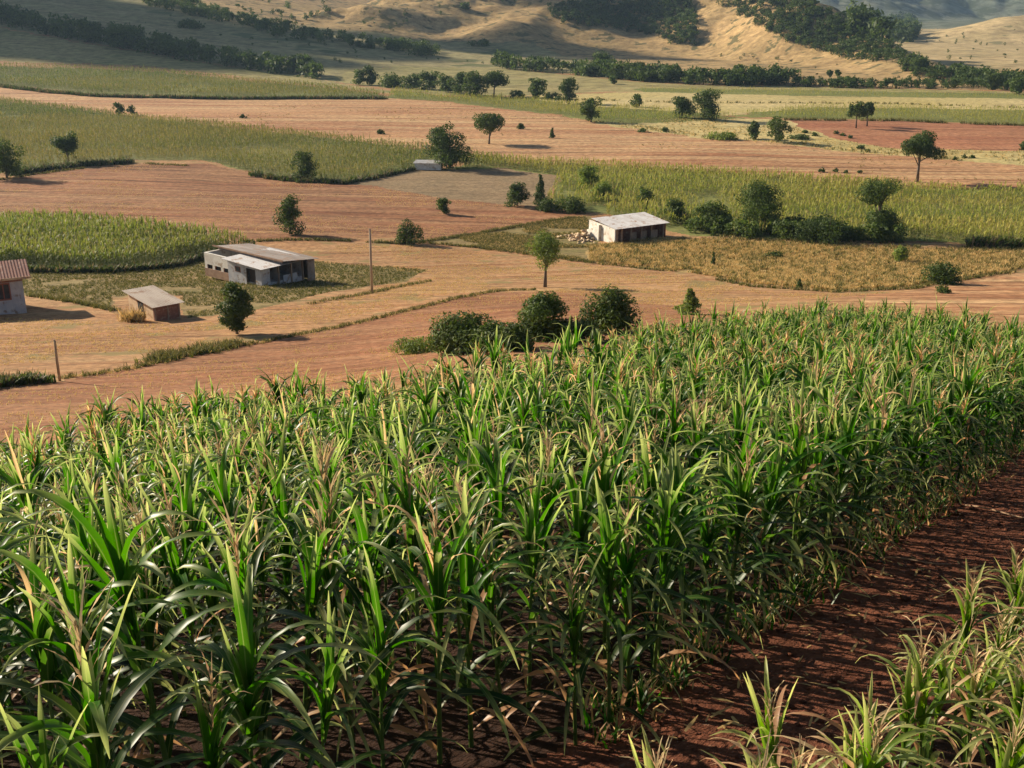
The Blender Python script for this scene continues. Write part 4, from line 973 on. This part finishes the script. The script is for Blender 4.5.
# small white shed far back
c = at_base(441, 170)
h = empty('shed', c, 'tiny white walled shed at the foot of the big bushy tree', 'shed', None, math.radians(174))
B('wall', W_white, h, (0, 5, -2.2, -2.0, -.4, 1.35), (0, 5, 0, .15, -.4, 1.15), (0, .2, -2.0, 0, -.4, 1.15), (4.8, 5, -2.0, 0, -.4, 1.15))
mb = MB(); mb.corrugated(-.2, 5.2, -2.5, .4, lambda x, y: 1.28-.09*y); mb.build('roof', ROOFL, h)

# poles
g = G(372, 293); dep = g[1]*CP-g[2]*SP
e = empty('utility_pole', g, 'tall pale wooden pole standing on the tan ground right of the farmhouse', 'pole')
H = 62*dep/FPX/.97
mb = MB(); mb.tube([(0, 0, -.5), (.02, 0, H*.5), (.05, 0, H)], [.13, .11, .085], 10); mb.build('shaft', mat_plain('pale_pole', (.50, .40, .28), (.38, .29, .20), 5, .9, (1, 1, .2)), e, True)
mb = MB(); mb.tube([(.05, 0, H-.02), (.05, 0, H+.10)], [.088, .05], 10); mb.build('cap', TIMBER, e)
g = G(60, 381); dep = g[1]*CP-g[2]*SP; H = 40*dep/FPX/.95
mb = MB(); mb.tube([(0, 0, -.4), (-.01, 0, H*.5), (.02, 0, H)], [.075, .07, .06], 8)
mb.tube([(.0, 0, H-.02), (.0, 0, H+.05)], [.06, .03], 8)
o = mb.build('fence_post', mat_plain('pale_post', (.55, .40, .22), (.42, .30, .17), 5), None, True); o.location = g
tag(o, 'short pale wooden post on the weedy bank near the left edge', 'post')

# ------------------------------------------------------------ cloud whose shadow lies on the slopes, haze, light, camera
SUND = np.array([-math.cos(SUN_EL)*math.cos(SUN_BACK), math.cos(SUN_EL)*math.sin(SUN_BACK), math.sin(SUN_EL)])
CM = mat_plain('cloud', (.85, .86, .88), (.75, .77, .80), .01, 1.0)
def cloud(cx, cy, rx, ry, seed, label, h=520):
    t = h/SUND[2]; p = np.array([cx, cy, -20])+SUND*t; r = random.Random(seed)
    import bmesh
    bm = bmesh.new()
    for k in range(26):
        a, q = r.uniform(0, 6.28), math.sqrt(r.random())*.8
        s = r.uniform(.28, .46)*(1.1-q*.5)
        mtx = __import__('mathutils').Matrix.Translation((math.cos(a)*q*rx, math.sin(a)*q*ry, r.uniform(-8, 12))) @ __import__('mathutils').Matrix.Diagonal((s*rx, s*ry, s*min(rx, ry)*.35, 1))
        bmesh.ops.create_icosphere(bm, subdivisions=3, radius=1, matrix=mtx)
    for v in bm.verts:
        d = 6*float(vnoise(np.array([v.co.x/15]), np.array([v.co.y/15+v.co.z/9]), 4)[0]); v.co += v.normal*d
    me = bpy.data.meshes.new('cloud'); bm.to_mesh(me); bm.free()
    o = link('cloud', me, CM, loc=p); tag(o, label, 'cloud', kind='structure')
cloud(-200, 560, 150, 80, 1, 'cloud high over the left whose shadow lies on the slope')
cloud(-10, 640, 90, 34, 2, 'cloud high over the left whose shadow lies on the middle hill')

cloud(72, 735, 42, 42, 3, 'cloud added high over the left to shade the wooded spur')  # unseen cloud added to darken the spur in place of the ridge's shadow
mb = MB(); mb.box(-3150, 3150, -3150, 3150, float(V[:, 2].min())-1.2, float(V[:, 2].max())+25); print('land top', V[:, 2].max(), V[:, 2].min())
m, nt = newmat('haze'); n = N(nt)
pv = n('ShaderNodeVolumePrincipled', {'Color': (.50, .72, 1.0, 1), 'Density': .00010, 'Anisotropy': .2})
n('ShaderNodeOutputMaterial', {'Volume': pv.outputs[0]})
hz = mb.build('haze', m); tag(hz, 'thin blue haze filling the valley air', 'haze', kind='stuff')

w = bpy.data.worlds.new('World'); sc.world = w; w.use_nodes = True; nt = w.node_tree; nt.nodes.clear(); n = N(nt)
sky = n('ShaderNodeTexSky', sky_type='NISHITA'); sky.sun_disc = False; sky.sun_elevation = SUN_EL
sky.sun_rotation = math.atan2(SUND[0], SUND[1]); sky.altitude = 600; sky.dust_density = 1.2
bg = n('ShaderNodeBackground', {'Color': sky.outputs[0], 'Strength': .05}); n('ShaderNodeOutputWorld', {'Surface': bg.outputs[0]})
L = bpy.data.lights.new('sun', 'SUN'); L.energy = 5.0; L.angle = R_(.53); L.color = (1, .87, .68)
lo = bpy.data.objects.new('sun', L); COL.objects.link(lo)
import mathutils
lo.rotation_euler = mathutils.Vector(SUND).to_track_quat('Z', 'Y').to_euler(); lo.location = SUND*300
cam = bpy.data.cameras.new('camera'); cam.sensor_width = 36; cam.lens = FPX/1024*36; cam.clip_start = .05; cam.clip_end = 8000
co = bpy.data.objects.new('camera', cam); COL.objects.link(co); co.rotation_euler = (PI/2-PITCH, 0, 0); sc.camera = co
sc.view_settings.view_transform = 'Standard'; sc.view_settings.look = 'None'; sc.view_settings.gamma = 1; sc.view_settings.exposure = 0.9
sc.view_settings.use_curve_mapping = False
sc.render.engine = 'CYCLES'; cy = sc.cycles
cy.use_denoising = True; cy.max_bounces = 6; cy.diffuse_bounces = 3; cy.glossy_bounces = 2; cy.transmission_bounces = 4; cy.volume_bounces = 0; cy.transparent_max_bounces = 6
cy.use_adaptive_sampling = True; cy.adaptive_threshold = .02
